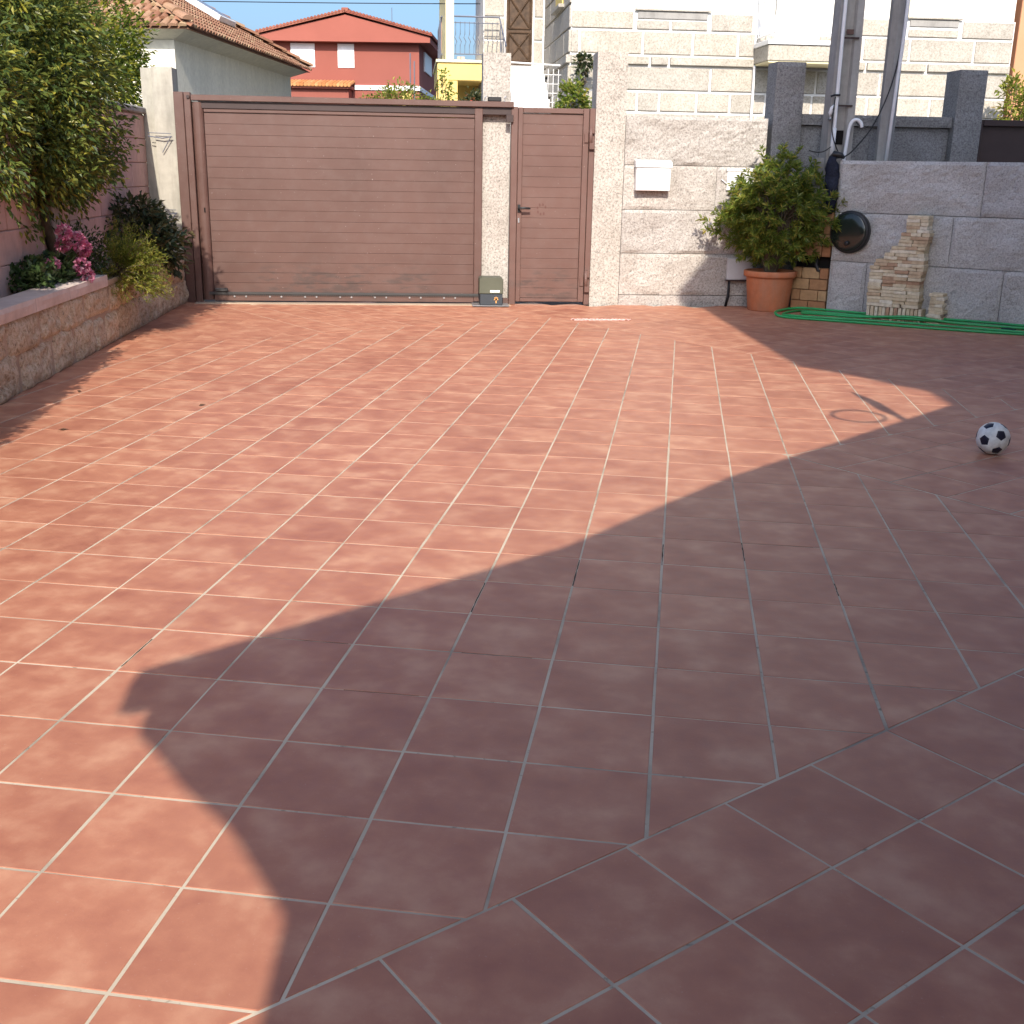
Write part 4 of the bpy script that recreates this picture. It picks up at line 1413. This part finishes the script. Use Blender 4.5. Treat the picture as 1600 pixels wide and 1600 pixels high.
# ------------------------------------------------------------------ poles, conduits, cables
def pole(name, cx, cy, w0, d0, w1, d1, hgt, label, chan):
    rt = empty(name, label, 'utility pole', (cx, cy, 0), TH, 'concrete utility poles')
    m_ = MB()
    ns = 14
    for k in range(ns + 1):
        f = k / ns
        w_, d_ = w0 + (w1 - w0) * f, d0 + (d1 - d0) * f
        z = hgt * f
        if chan:
            pf = [(-w_ / 2, -d_ / 2), (-w_ * .22, -d_ / 2), (-w_ * .16, -d_ * .28), (w_ * .16, -d_ * .28), (w_ * .22, -d_ / 2), (w_ / 2, -d_ / 2), (w_ / 2, d_ / 2), (-w_ / 2, d_ / 2)]
        else:
            pf = [(w_ / 2 * math.cos(R(22.5 + 45 * q)), d_ / 2 * math.sin(R(22.5 + 45 * q))) for q in range(8)]
        for x, y in pf:
            m_.v.append((x, y, z))
    for k in range(ns):
        for q in range(8):
            m_.f.append((k * 8 + q, k * 8 + (q + 1) % 8, (k + 1) * 8 + (q + 1) % 8, (k + 1) * 8 + q))
    m_.f.append(tuple(ns * 8 + q for q in range(8)))
    obj('shaft', m_.mesh('shaft', M['concrete_g'], False), rt)
    return rt
p1 = pole('utility_pole', 1.68, 13.72, .31, .24, .22, .17, 7.6, 'channelled concrete utility pole with white conduit, left of the two', True)
p2 = pole('utility_pole', 2.22, 13.80, .20, .20, .16, .16, 7.6, 'slim round concrete utility pole, right of the two', False)
for z in (2.25, 2.95, 4.2):
    obj('steel_strap', MB().box(-.10, .10, -.128, -.10, z, z + .018).mesh('steel_strap', M['gate_dark']), p1)
obj('step_hole', MB().box(-.045, .045, -.074, -.066, 1.85, 2.0).mesh('step_hole', M['dark']), p1)
obj('rusty_plate', MB().box(-.03, .05, -.078, -.068, 3.0, 3.05).mesh('rusty_plate', M['gate']), p1)
cd = empty('conduit', 'white plastic conduit strapped up the left utility pole', 'conduit', (1.62, 13.55, 1.6))
obj('pipe', MB().tube([(.0, .0, -.02), (.005, 0, .3), (.0, 0, .9), (-.005, 0, 2.0), (-.01, .02, 6)], .020, 10).mesh('pipe', M['pvc'], True), cd)
obj('joint', MB().tube([(.003, 0, .10), (.004, 0, .42)], .026, 10).mesh('joint', M['pvc'], True), cd)
obj('junction_cap', MB().tube([(-.055, -.01, .50), (-.055, -.01, .58), (-.045, -.01, .63), (-.02, 0, .66)], [.022, .024, .02, .014], 9).mesh('junction_cap', M['pvc'], True), cd)
obj('cable_tie', MB().tube([(-.07, -.02, .75), (-.03, -.03, .765), (.03, -.03, .765)], .012, 6).mesh('cable_tie', M['cable']), cd)
tag(obj('conduit', MB().tube([(0, 0, 0), (.028, .0, .85), (.052, .0, 1.5), (.075, .02, 4.5)], .019, 10).mesh('conduit', M['pvc'], True), None, (2.225, 13.62, 1.55)), 'tall white conduit leaning along the right utility pole', 'conduit')
tag(obj('vent_pipe', MB().tube(smooth([(0, 0, 0), (.02, 0, .30), (.03, 0, .44), (.06, 0, .505), (.11, 0, .515), (.155, 0, .48), (.165, 0, .43)], 2), .019, 10).mesh('vent_pipe', M['pvc'], True), None, (1.755, 13.55, 1.6)), 'white pipe with a bent hook top between the two poles', 'pipe')
def cable(pts_, r_, label, name='cable'):
    b = Vector(pts_[0])
    tag(obj(name, MB().tube(smooth([tuple(Vector(p) - b) for p in pts_], 3), r_, 5).mesh(name, M['cable'], True), None, tuple(b)), label, 'cable')
cable([(2.30, 13.66, 3.6), (2.27, 13.65, 2.9), (2.20, 13.60, 2.45), (2.05, 13.55, 2.05), (1.90, 13.5, 1.85), (1.78, 13.45, 1.72), (1.66, 13.42, 1.70)], .008, 'black cable sagging from right pole to the wall corner')
cable([(1.60, 13.52, 2.35), (1.585, 13.52, 2.1), (1.60, 13.50, 1.95), (1.66, 13.48, 1.80), (1.72, 13.46, 1.70)], .007, 'thin black cable curling down beside the left conduit')
cable([(1.60, 13.50, 1.82), (1.52, 13.48, 1.76), (1.42, 13.46, 1.76), (1.36, 13.46, 1.78)], .006, 'short black cable looping left over the shrub top')
cable([(2.0, 13.6, 2.05), (1.96, 13.6, 2.02), (1.88, 13.6, 2.06), (1.84, 13.58, 2.12)], .005, 'short curled black cable end between the poles')
cable([(-30, 26, 5.6), (-18, 26, 5.12), (-10.3, 26, 4.985), (-5.3, 26, 4.93), (0, 26, 4.93), (10, 26, 5.2)], .010, 'thin overhead wire crossing the sky above the roofs', 'overhead_wire')

# ------------------------------------------------------------------ granite house across the street
gh = sroot('granite_house', 'granite block house with white joints across the street', 'house', 9.3, 10)
W = 8.0
spart('front_wall', MB().box(5.26, 13.45, W + .03, W + 7, -.02, 4.24), M['white_mortar'], gh)
spart('upper_wall', MB().box(5.26, 13.45, W + .10, W + 7, 4.245, 8), M['white_wall'], gh)
def hblocks(z0, z1, xs, proud=.0, mt=M['granite_h']):
    for a, b in zip(xs[:-1], xs[1:]):
        spart('stone_block', MB().box(a + .022, b - .022, W - proud, W + .06, z0 + .022, z1 - .022, .008), mt, gh)
hblocks(3.92, 4.24, [5.25, 6.39])
hblocks(3.92, 4.11, [6.42, 7.05, 7.74])
hblocks(3.92, 4.24, [7.77, 8.56])
hblocks(3.92, 4.24, [10.1, 11.38])
hblocks(3.92, 4.09, [11.42, 12.40])
hblocks(3.92, 4.24, [12.44, 13.45])
hblocks(3.51, 3.92, [5.25, 5.42, 6.56, 7.47, 8.30, 8.62, 9.6, 10.62, 11.5, 12.72, 13.45])
hblocks(3.33, 3.51, [5.25, 6.7, 7.05, 8.62, 9.6, 10.7, 11.85, 13.45], .045)
hblocks(2.91, 3.33, [5.25, 6.2, 7.83, 8.62, 9.8, 11.0, 12.3, 13.45])
hblocks(2.55, 2.91, [5.25, 6.50, 6.91, 7.60, 8.22, 8.88, 9.75, 10.8, 11.35, 12.0, 12.7, 13.45])
hblocks(2.42, 2.55, [5.25, 8.0, 8.72, 10.6, 13.45])
hblocks(1.9, 2.42, [5.25, 6.6, 7.4, 8.8, 10.1, 11.4, 13.45])
def sblocks(z0, z1, ys, proud=0.0):
    for a, b in zip(ys[:-1], ys[1:]):
        spart('stone_block', MB().box(5.225 - proud, 5.29, W + a + .022, W + b - .022, z0 + .022, z1 - .022, .008), M['granite_h'], gh)
for r_, (z0, z1) in enumerate(((4.70, 5.1), (4.32, 4.70), (3.92, 4.32), (3.51, 3.92), (3.33, 3.51), (2.91, 3.33), (2.55, 2.91), (2.1, 2.55))):
    sblocks(z0, z1, [.0, .7, 1.9, 2.9, 3.95] if r_ % 2 else [.0, 1.3, 2.4, 3.95], .04 if (z0, z1) == (3.33, 3.51) else 0)
spart('side_wall', MB().box(5.26, 5.40, W + .02, W + 4, 4.0, 8), M['white_mortar'], gh)
spart('side_sill', MB().box(5.12, 5.25, W + .8, W + 2.0, 4.36, 4.42, .006), M['granite_h'], gh)
spart('side_shutter', MB().box(5.20, 5.222, W + .9, W + 1.9, 4.43, 5.4, .004), M['yellow_wall'], gh)
# windows above, with a grey strip standing for the shaded recess below each
for a, b in ((6.42, 7.74), (11.42, 12.40)):
    wd_ = spart('window', MB().box(a, b, W + .02, W + .09, 4.27, 5.5, .006), M['cream_shutter'], gh)
    spart('frame', MB().box((a + b) / 2 - .02, (a + b) / 2 + .02, W + .008, W + .019, 4.27, 5.5), M['white_paint'], gh, wd_)
    spart('sill', MB().box(a - .03, b + .03, W - .03, W + .02, 4.243, 4.268, .003), M['granite_h'], gh, wd_)
    spart('recess_shade', MB().box(a + .03, b - .03, W + .004, W + .028, 4.12, 4.24), M['concrete_g'], gh, wd_)
# balcony
bl = spart('balcony_slab', MB().box(8.60, 10.08, W - .85, W - .005, 3.40, 3.66, .01), M['granite_h'], gh)
spart('balcony_edge', MB().box(8.58, 10.10, W - .88, W - .005, 3.662, 3.74, .006), M['white_paint'], gh, bl)
spart('soffit', MB().box(8.62, 10.06, W - .83, W - .008, 3.37, 3.398), M['yellow_pale'], gh, bl)
sh = spart('balcony_shutter', MB().box(8.95, 9.75, W - .03, W - .004, 3.76, 5.6, .004), M['white_paint'], gh)
rl = spart('balcony_rail', MB().tube([(8.63, W - .02, 4.56), (8.63, W - .83, 4.56), (10.05, W - .83, 4.56), (10.05, W - .02, 4.56)], .02, 6), M['white_paint'], gh)
spart('rail', MB().tube([(8.63, W - .02, 3.83), (8.63, W - .83, 3.83), (10.05, W - .83, 3.83), (10.05, W - .02, 3.83)], .012, 6), M['white_paint'], gh, rl)
spart('rail', MB().tube([(8.63, W - .02, 4.40), (8.63, W - .83, 4.40), (10.05, W - .83, 4.40), (10.05, W - .02, 4.40)], .010, 6), M['white_paint'], gh, rl)
bars = [(8.63, W - .1 - .1 * k) for k in range(7)] + [(8.63 + .1015 * k, W - .83) for k in range(15)] + [(10.05, W - .1 - .1 * k) for k in range(7)]
for x, y in bars:
    spart('baluster', MB().tube([(x, y, 3.83), (x + .0, y, 4.02), (x + .018, y, 4.08), (x - .018, y, 4.16), (x, y, 4.22), (x, y, 4.55)], .009, 5), M['white_paint'], gh, rl)
spart('downpipe', MB().tube([(8.62, W - .04, 2.3), (8.62, W - .04, 3.38)], .025, 8), M['white_paint'], gh)
# recessed entrance
E_ = W + 4
spart('entrance_wall', MB().box(3.95, 5.25, E_ + .03, E_ + 3, -.02, 8), M['white_mortar'], gh)
for r_, (z0, z1) in enumerate(((5.0, 5.5), (4.55, 5.0), (4.1, 4.55), (3.62, 4.1))):
    for a, b in ((3.95, 4.41), (5.0, 5.22)):
        spart('stone_block', MB().box(a + .02, b - .02, E_, E_ + .05, z0 + .02, z1 - .02, .008), M['granite_h'], gh)
ed = spart('entrance_door', MB().box(4.43, 4.98, E_ + .005, E_ + .028, 3.62, 5.6), M['wood'], gh)
for z0, z1 in ((3.70, 4.25), (4.33, 4.95), (5.0, 5.55)):
    c0, c1 = 4.48, 4.93
    zc = (z0 + z1) / 2
    xc = (c0 + c1) / 2
    for a in ((c0, z0, c1, z0), (c0, z1, c1, z1), (c0, z0, c0, z1), (c1, z0, c1, z1), (c0, z0, xc, zc), (c1, z0, xc, zc), (c0, z1, xc, zc), (c1, z1, xc, zc)):
        spart('carved_moulding', MB().tube([(a[0], E_ - .002, a[1]), (a[2], E_ - .002, a[3])], .022, 4), M['wood'], gh, ed)
# white entrance steps
stp = sroot('entrance_steps', 'white painted steps up to the carved wooden door', 'steps', 4.85, W + 2.5)
for k in range(9):
    spart('step', MB().box(4.45, 5.20, W + 1.3 + k * .29, E_ - .01, 2.0 + k * .175, 2.0 + (k + 1) * .175 - .004, .006), M['white_paint'], stp)
spart('base', MB().box(4.46, 5.19, W + 1.31, E_ - .02, -.02, 1.998), M['white_wall'], stp)
# white mesh railing before the steps
wr = sroot('mesh_railing', 'white wire mesh railing before the entrance steps', 'railing', 4.8, W + .8)
a0, a1 = 4.0, 5.35
spart('rail', MB().tube([(a0, W + .8, 3.28), (4.25, W + .8, 3.40), (a1, W + .8, 3.36)], .016, 6), M['white_paint'], wr)
for k in range(15):
    x = a0 + (a1 - a0) * k / 14
    spart('upright', MB().tube([(x, W + .8, 2.2), (x, W + .8, 3.30)], .007, 5), M['white_paint'], wr)
for z in (2.4, 2.56, 2.72, 2.88, 3.04, 3.20):
    spart('crossbar', MB().tube([(a0, W + .79, z), (a1, W + .79, z)], .007, 5), M['white_paint'], wr)

# yellow terrace house left of it
yh = sroot('terrace_house', 'yellow and white terrace with iron railing left of granite house', 'house', 3.5, W + 4)
T_ = W + 3.6
spart('terrace_beam', MB().box(2.98, 3.93, T_, T_ + 3.4, 3.26, 3.60, .01), M['yellow_wall'], yh)
spart('terrace_edge', MB().box(2.95, 3.94, T_ - .04, T_ + 3.4, 3.603, 3.66, .006), M['yellow_pale'], yh)
spart('pier', MB().box(3.0, 3.40, T_ + .01, T_ + .4, -.02, 3.258, .01), M['yellow_wall'], yh)
spart('inner_wall', MB().box(2.99, 3.93, T_ + 1.6, T_ + 1.8, -.02, 3.258), M['yellow_wall'], yh)
spart('column', MB().box(3.15, 3.32, T_ + .02, T_ + .2, 3.663, 6.2, .01), M['yellow_pale'], yh)
spart('column', MB().box(3.10, 3.28, T_ + 3.0, T_ + 3.2, 3.663, 6.2, .01), M['yellow_pale'], yh)
spart('roof_slab', MB().box(2.8, 3.94, T_ - .2, T_ + 3.6, 6.21, 6.4), M['white_wall'], yh)
rl = spart('front_rail', MB().tube([(3.33, T_ + .1, 4.50), (4.26, T_ + .1, 4.50), (4.36, T_ - .5, 3.9)], .018, 6), M['iron'], yh)
spart('rail', MB().tube([(3.33, T_ + .1, 4.38), (4.26, T_ + .1, 4.38)], .010, 6), M['iron'], yh, rl)
spart('rail', MB().tube([(3.33, T_ + .1, 3.78), (4.26, T_ + .1, 3.78)], .012, 6), M['iron'], yh, rl)
for k in range(10):
    x = 3.36 + .095 * k
    spart('baluster', MB().tube([(x, T_ + .1, 3.78), (x, T_ + .1, 3.95), (x + .025, T_ + .1, 4.02), (x - .02, T_ + .1, 4.10), (x, T_ + .1, 4.16), (x, T_ + .1, 4.40)], .008, 5), M['iron'], yh, rl)
for k in range(4):
    x, y, zt = 4.28 + .022 * k, T_ - .02 - .13 * k, 4.42 - .14 * k
    spart('baluster', MB().tube([(x, y, zt - .6), (x, y, zt)], .010, 5), M['iron'], yh, rl)
sr = spart('side_rail', MB().tube([(3.08, T_ + .2, 4.50), (3.10, T_ + 3.0, 4.50)], .018, 6), M['iron'], yh)
spart('rail', MB().tube([(3.08, T_ + .2, 3.78), (3.10, T_ + 3.0, 3.78)], .014, 6), M['iron'], yh, sr)
spart('privacy_panel', MB().box(3.065, 3.075, T_ + .3, T_ + 2.6, 3.85, 4.40), M['orange_wall'], yh)
for k in range(9):
    y = T_ + .3 + .3 * k
    spart('baluster', MB().tube([(3.06, y, 3.78), (3.06, y, 4.50)], .010, 5), M['iron'], yh, sr)
for k, x in enumerate((3.44, 3.52)):
    tag(obj('breeze_block', MB().box(-.04, .04, -.04, .04, 0, .09, .006).mesh('breeze_block', M['coping']), None, tuple(SF(x, T_ + .35, 3.661)), (0, 0, TH)), ('left' if k == 0 else 'right') + ' of two small blocks on the yellow terrace floor', 'block')

# ------------------------------------------------------------------ pale tiled house at left
C0, C1 = Vector((-8.193, 18.245, 0)), Vector((-8.896, 26.021, 0))
HE = (C1 - C0).normalized()
HN = Vector((HE.y, -HE.x, 0))      # faces the patio side (right)
hrz = math.atan2(HE.y, HE.x)
ph = empty('pale_house', 'pale rendered house with old tiled hip roof at left', 'house', tuple(C0), hrz)
ph['_o'] = (0, 0, 0)
HL = (C1 - C0).length - .25
D_ = 7.0
spart('wall', MB().box(0, HL, 0, D_, -.06, 3.40), M['pale_render'], ph)
ov = .37
# sloping plaster soffit
e0, e1 = 3.40, 3.53
o_ = ov - .06
vs = [(-.0, -.0, e0), (HL, 0, e0), (HL, D_, e0), (0, D_, e0), (-o_, -o_, e1), (HL + o_, -o_, e1), (HL + o_, D_ + o_, e1), (-o_, D_ + o_, e1)]
vs = [(x + (.004 if x > 1 else -.004) * (1), y, z) for x, y, z in vs]
spart('soffit', MB().add(vs, [(0, 1, 5, 4), (1, 2, 6, 5), (2, 3, 7, 6), (3, 0, 4, 7), (4, 5, 6, 7)]), M['pale_render'], ph)
spart('small_window', MB().box(3.3, 3.95, -.012, -.004, 2.2, 2.58), M['dark'], ph)
slope = .56
z_e = 3.56
rise = (D_ / 2 + ov)
rz_ = z_e + rise * slope
base_r = MB().add([(-ov, -ov, z_e - .03), (HL + ov, -ov, z_e - .03), (HL + ov, D_ + ov, z_e - .03), (-ov, D_ + ov, z_e - .03), (-ov + rise, D_ / 2, rz_ - .03), (HL + ov - rise, D_ / 2, rz_ - .03)],
                  [(0, 1, 5, 4), (1, 2, 5), (2, 3, 4, 5), (3, 0, 4), (3, 2, 1, 0)])
roof = spart('roof', base_r, M['roof_old'], ph)
# barrel tiles on the two slopes in view
def barrel(L_, r0, r1, n=7):
    m_ = MB()
    for f, r_, z in ((0, r0, .02), (1, r1, .0)):
        for k in range(n):
            a = math.pi * k / (n - 1)
            m_.v.append((r_ * math.cos(a), L_ * f, r_ * math.sin(a) * .75 + z))
    for k in range(n - 1):
        m_.f.append((k, k + 1, n + k + 1, n + k))
    m_.f.append(tuple(range(n)))
    return m_
bt = barrel(.30, .068, .056)
bt_me = bt.mesh('roof_tile', M['roof_old'])
ang = math.atan(slope)
allt = MB()
cnt = 0
def put_tile(x, y, face, near):
    global cnt
    # face 0: long slope facing -y ; face 1: hip end facing -x
    if face == 0:
        z = z_e + (y + ov) * slope
        mtx = Matrix.Translation((x, y, z)) @ Matrix.Rotation(ang, 4, 'X')
    else:
        z = z_e + (x + ov) * slope
        mtx = Matrix.Translation((x, y, z)) @ Matrix.Rotation(-math.pi / 2, 4, 'Z') @ Matrix.Rotation(ang, 4, 'X')
    mtx = mtx @ Matrix.Rotation(rs.gauss(0, .03), 4, 'Z')
    if near and cnt < 290:
        cnt += 1
        o = obj('roof_tile', bt_me, roof)
        o.matrix_local = mtx
    else:
        allt.add([mtx @ Vector(v) for v in bt.v], bt.f)
P0 = .150
row = 0
s_ = -ov - .03
while s_ < D_ / 2 - .2:
    x = -ov + (s_ + ov) + .1
    while x < HL + ov - (s_ + ov) - .05:
        put_tile(x, s_, 0, x < .6)
        x += P0
    y = -ov + (s_ + ov) + .12
    while y < 5.0 and y < D_ + ov - (s_ + ov):
        put_tile(s_, y, 1, y < 2.2)
        y += P0
    s_ += .25 * math.cos(ang)
# hip ridge tiles
for (ax, ay, bx, by) in ((-ov, -ov, -ov + rise, D_ / 2), (HL + ov, -ov, HL + ov - rise, D_ / 2), (-ov + rise, D_ / 2, HL + ov - rise, D_ / 2)):
    a = Vector((ax, ay, z_e + .07 if (ax, ay) != (-ov + rise, D_ / 2) else rz_ + .07))
    b = Vector((bx, by, rz_ + .07))
    n_ = int((b - a).length / .36)
    dr_ = (b - a).normalized()
    q = Vector((0, 1, 0)).rotation_difference(dr_).to_matrix().to_4x4()
    yaw_ = math.atan2(dr_.y, dr_.x) - math.pi / 2
    q = Matrix.Rotation(yaw_, 4, 'Z') @ Matrix.Rotation(math.asin(dr_.z), 4, 'X')
    for k in range(n_):
        mm = Matrix.Translation(a + dr_ * (.36 * k)) @ q @ Matrix.Scale(1.5, 4)
        allt.add([mm @ Vector(v) for v in bt.v], bt.f)
o = spart('far_roof_tiles', allt, M['roof_old'], ph, roof)
o['kind'] = 'stuff'
# skylight
sk = MB()
yc = 1.15
mtx = Matrix.Translation((5.2, yc, z_e + (yc + ov) * slope)) @ Matrix.Rotation(ang, 4, 'X')
sk.box(-.55, .55, -.5, .5, .06, .17, .01)
sk.v = [tuple(mtx @ Vector(v)) for v in sk.v]
sky_o = spart('skylight_frame', sk, M['white_paint'], ph)
sk = MB().box(-.47, .47, -.42, .42, .171, .178)
sk.v = [tuple(mtx @ Vector(v)) for v in sk.v]
spart('pane', sk, M['zinc'], ph, sky_o)

# ------------------------------------------------------------------ red house
RH0, RH1 = Vector((-14.46, 40.31, 0)), Vector((-9.40, 40.93, 0))
rhe = (RH1 - RH0).normalized()
rh_rz = math.atan2(rhe.y, rhe.x)
rh = empty('red_house', 'red rendered house with gable roof and white shutters', 'house', tuple(RH0), rh_rz)
rh['_o'] = (0, 0, 0)
RL = (RH1 - RH0).length
spart('wall', MB().box(-.05, RL, 0, 8, -.06, 5.62), M['red_wall'], rh)
gb = MB()
g0, g1, gz, gp = -.42, RL + .42, 5.80, 6.48
xm = RL / 2 + .05
pr = [(g0, 5.62), (g1, 5.62), (g1, gz), (xm, gp), (g0, gz)]
gb.add([(x, -.38, z) for x, z in pr] + [(x, 8, z) for x, z in pr], [tuple(range(5)), tuple(range(9, 4, -1))] + [(k, 5 + k, 5 + (k + 1) % 5, (k + 1) % 5) for k in range(5)])
spart('gable', gb, M['red_trim'], rh)
for sgn in (0, 1):
    a, b = ((g0 - .08, gz + .02), (xm, gp + .06)) if sgn == 0 else ((xm + .02, gp + .06), (g1 + .08, gz + .02))
    m_ = MB()
    m_.add([(a[0], -.48, a[1]), (b[0], -.48, b[1]), (b[0], 8.1, b[1]), (a[0], 8.1, a[1]), (a[0], -.48, a[1] + .09), (b[0], -.48, b[1] + .09), (b[0], 8.1, b[1] + .09), (a[0], 8.1, a[1] + .09)],
           [(0, 1, 5, 4), (1, 2, 6, 5), (2, 3, 7, 6), (3, 0, 4, 7), (4, 5, 6, 7), (3, 2, 1, 0)])
    rr_ = spart('roof', m_, M['roof_red'], rh)
    rt_ = MB()
    for k in range(26):
        f = (k + .5) / 26
        x, z = a[0] + (b[0] - a[0]) * f, a[1] + (b[1] - a[1]) * f + .09
        rt_.tube([(x, -.50, z - .01), (x, 8.0, z - .01)], .045, 6)
    o = spart('tile_rows', rt_, M['roof_red'], rh, rr_)
    o['kind'] = 'stuff'
spart('chimney_cap', MB().box(xm - .12, xm + .12, -.4, .0, gp + .12, gp + .22, .02), M['roof_red'], rh)
for a, b in ((.60, 1.45), (2.25, 2.83)):
    w_ = spart('window', MB().box(a, b, -.03, .0, 4.80, 5.585, .01), M['white_paint'], rh)
    spart('shutter_slats', MB().box(a + .05, b - .05, -.040, -.032, 4.85, 5.50), M['label'], rh, w_)
spart('white_band', MB().box(2.82, RL + .03, -.05, 8, 4.08, 4.24, .01), M['white_paint'], rh)
can = spart('porch_canopy', MB().box(.35, 2.80, -.9, -.01, 4.06, 4.16), M['red_trim'], rh)
for k in range(20):
    x = .40 + .125 * k
    spart('canopy_tile', MB().tube([(x, -1.0, 4.17), (x, -.02, 4.34)], .065, 6), M['roof_orange'], rh, can)
spart('porch_wall', MB().box(.5, 2.72, -.75, -.02, -.06, 4.05), M['red_wall'], rh)
spart('side_window', MB().box(RL + .0005, RL + .05, 1.6, 4.2, 4.85, 5.5), M['white_paint'], rh)
tag(obj('antenna', MB().tube([(0, 0, 0), (0, 0, .5)], .012, 5).mesh('antenna', M['iron']), None, (-10.5, 41.5, 6.35)), 'thin antenna standing on the red house roof', 'antenna')
for k, (x, hgt) in enumerate(((641, 1.40), (647, 1.25))):
    tag(obj('steel_rod', MB().tube([(0, 0, 0), (0, 0, hgt)], .014, 5).mesh('steel_rod', M['iron']), None, (-5.70 + .085 * k, 24.0, 2.35)), ('taller left' if k == 0 else 'shorter right') + ' steel rod rising behind the gate before the red house', 'rod')
tag(obj('yellow_post', MB().box(-.09, .09, -.06, .06, 0, 3.02, .01).mesh('yellow_post', M['yellow_wall']), None, (-5.72, 23.8, -.06)), 'yellow post top showing above the gate rail', 'post')

# orange building at far right
oh = sroot('orange_building', 'orange brown building with tiled canopy at the right edge', 'building', 14.6, W + 1)
spart('column', MB().box(13.62, 13.95, W + .2, W + .6, -.06, 8, .01), M['orange_wall'], oh)
spart('wall', MB().box(13.96, 18, W + 1.6, W + 6, -.06, 8), M['orange_wall'], oh)
cn = spart('canopy', MB().box(13.97, 18, W + .9, W + 1.59, 2.95, 3.08, .01), M['white_paint'], oh)
for k in range(12):
    x = 14.02 + .24 * k
    spart('canopy_tile', MB().tube([(x, W + .8, 3.15), (x, W + 1.58, 3.42)], .10, 6), M['roof_orange'], oh, cn)
spart('cornice', MB().box(13.97, 18, W + 1.2, W + 1.595, 4.1, 4.3, .01), M['white_paint'], oh)

# ------------------------------------------------------------------ plants beyond the gate
def bush(name, label, c, rad, n, seed, leafm, size=.06, rr_=.13, base=0.0, per=24):
    cl = ellip_clumps(tuple(c), rad, n, rr_, seed, .45)
    return tree(name, label, 'shrub', (c[0], c[1], base), cl, per, size, rr_, leafm, (0, 0, 0), .02, None, .5, .6, 0, 4)
c = Vector((-4.41, 18.0, 2.45))
bush('lime_shrub', 'light green shrub tips showing above the sliding gate rail', c, (.55, .35, .24), 60, 51, M['leaf_lime'], .06)
c = SF(3.05, 9.5, 2.75)
bush('climbing_shrub', 'dark climbing plant beside the yellow terrace pier', c, (.13, .2, .55), 15, 52, M['leaf_pot'], .08, .10, 0.0, 16)
c = SF(5.30, 7.6, 2.60)
bush('street_shrub', 'green shrub between granite house corner and tall pillar', c, (.26, .2, .42), 44, 53, M['leaf_pot'], .09, .11)
c = SF(5.45, 7.65, 3.30)
bush('hanging_sprig', 'small dark sprig against the granite house corner', c, (.10, .08, .22), 10, 54, M['leaf_dark'], .09, .08, 2.6)
c = SF(3.62, 9.8, 2.66)
bush('flower_shrub', 'dark shrub with red flowers under the yellow terrace', c, (.26, .2, .28), 26, 55, M['leaf_dark'], .08)
c = SF(13.2, 7.2, 2.75)
bush('corner_shrub', 'yellow green shrub above the dark gate at right', c, (.32, .3, .45), 40, 56, M['leaf_lime'], .09, .13)
rf = empty('red_blossom', 'cluster of red blossoms under the yellow terrace', 'flowers', tuple(SF(3.55, 9.55, 2.55)))
q = nr.normal(size=(160, 3))
obj('petals', leaves_mesh(q * np.array([.13, .08, .10]), nr.normal(size=(160, 3)), np.full(160, .06), np.full(160, .05)).mesh('petals', M['petal_r']), rf)
for o in bpy.data.objects:
    if '_o' in o:
        del o['_o']
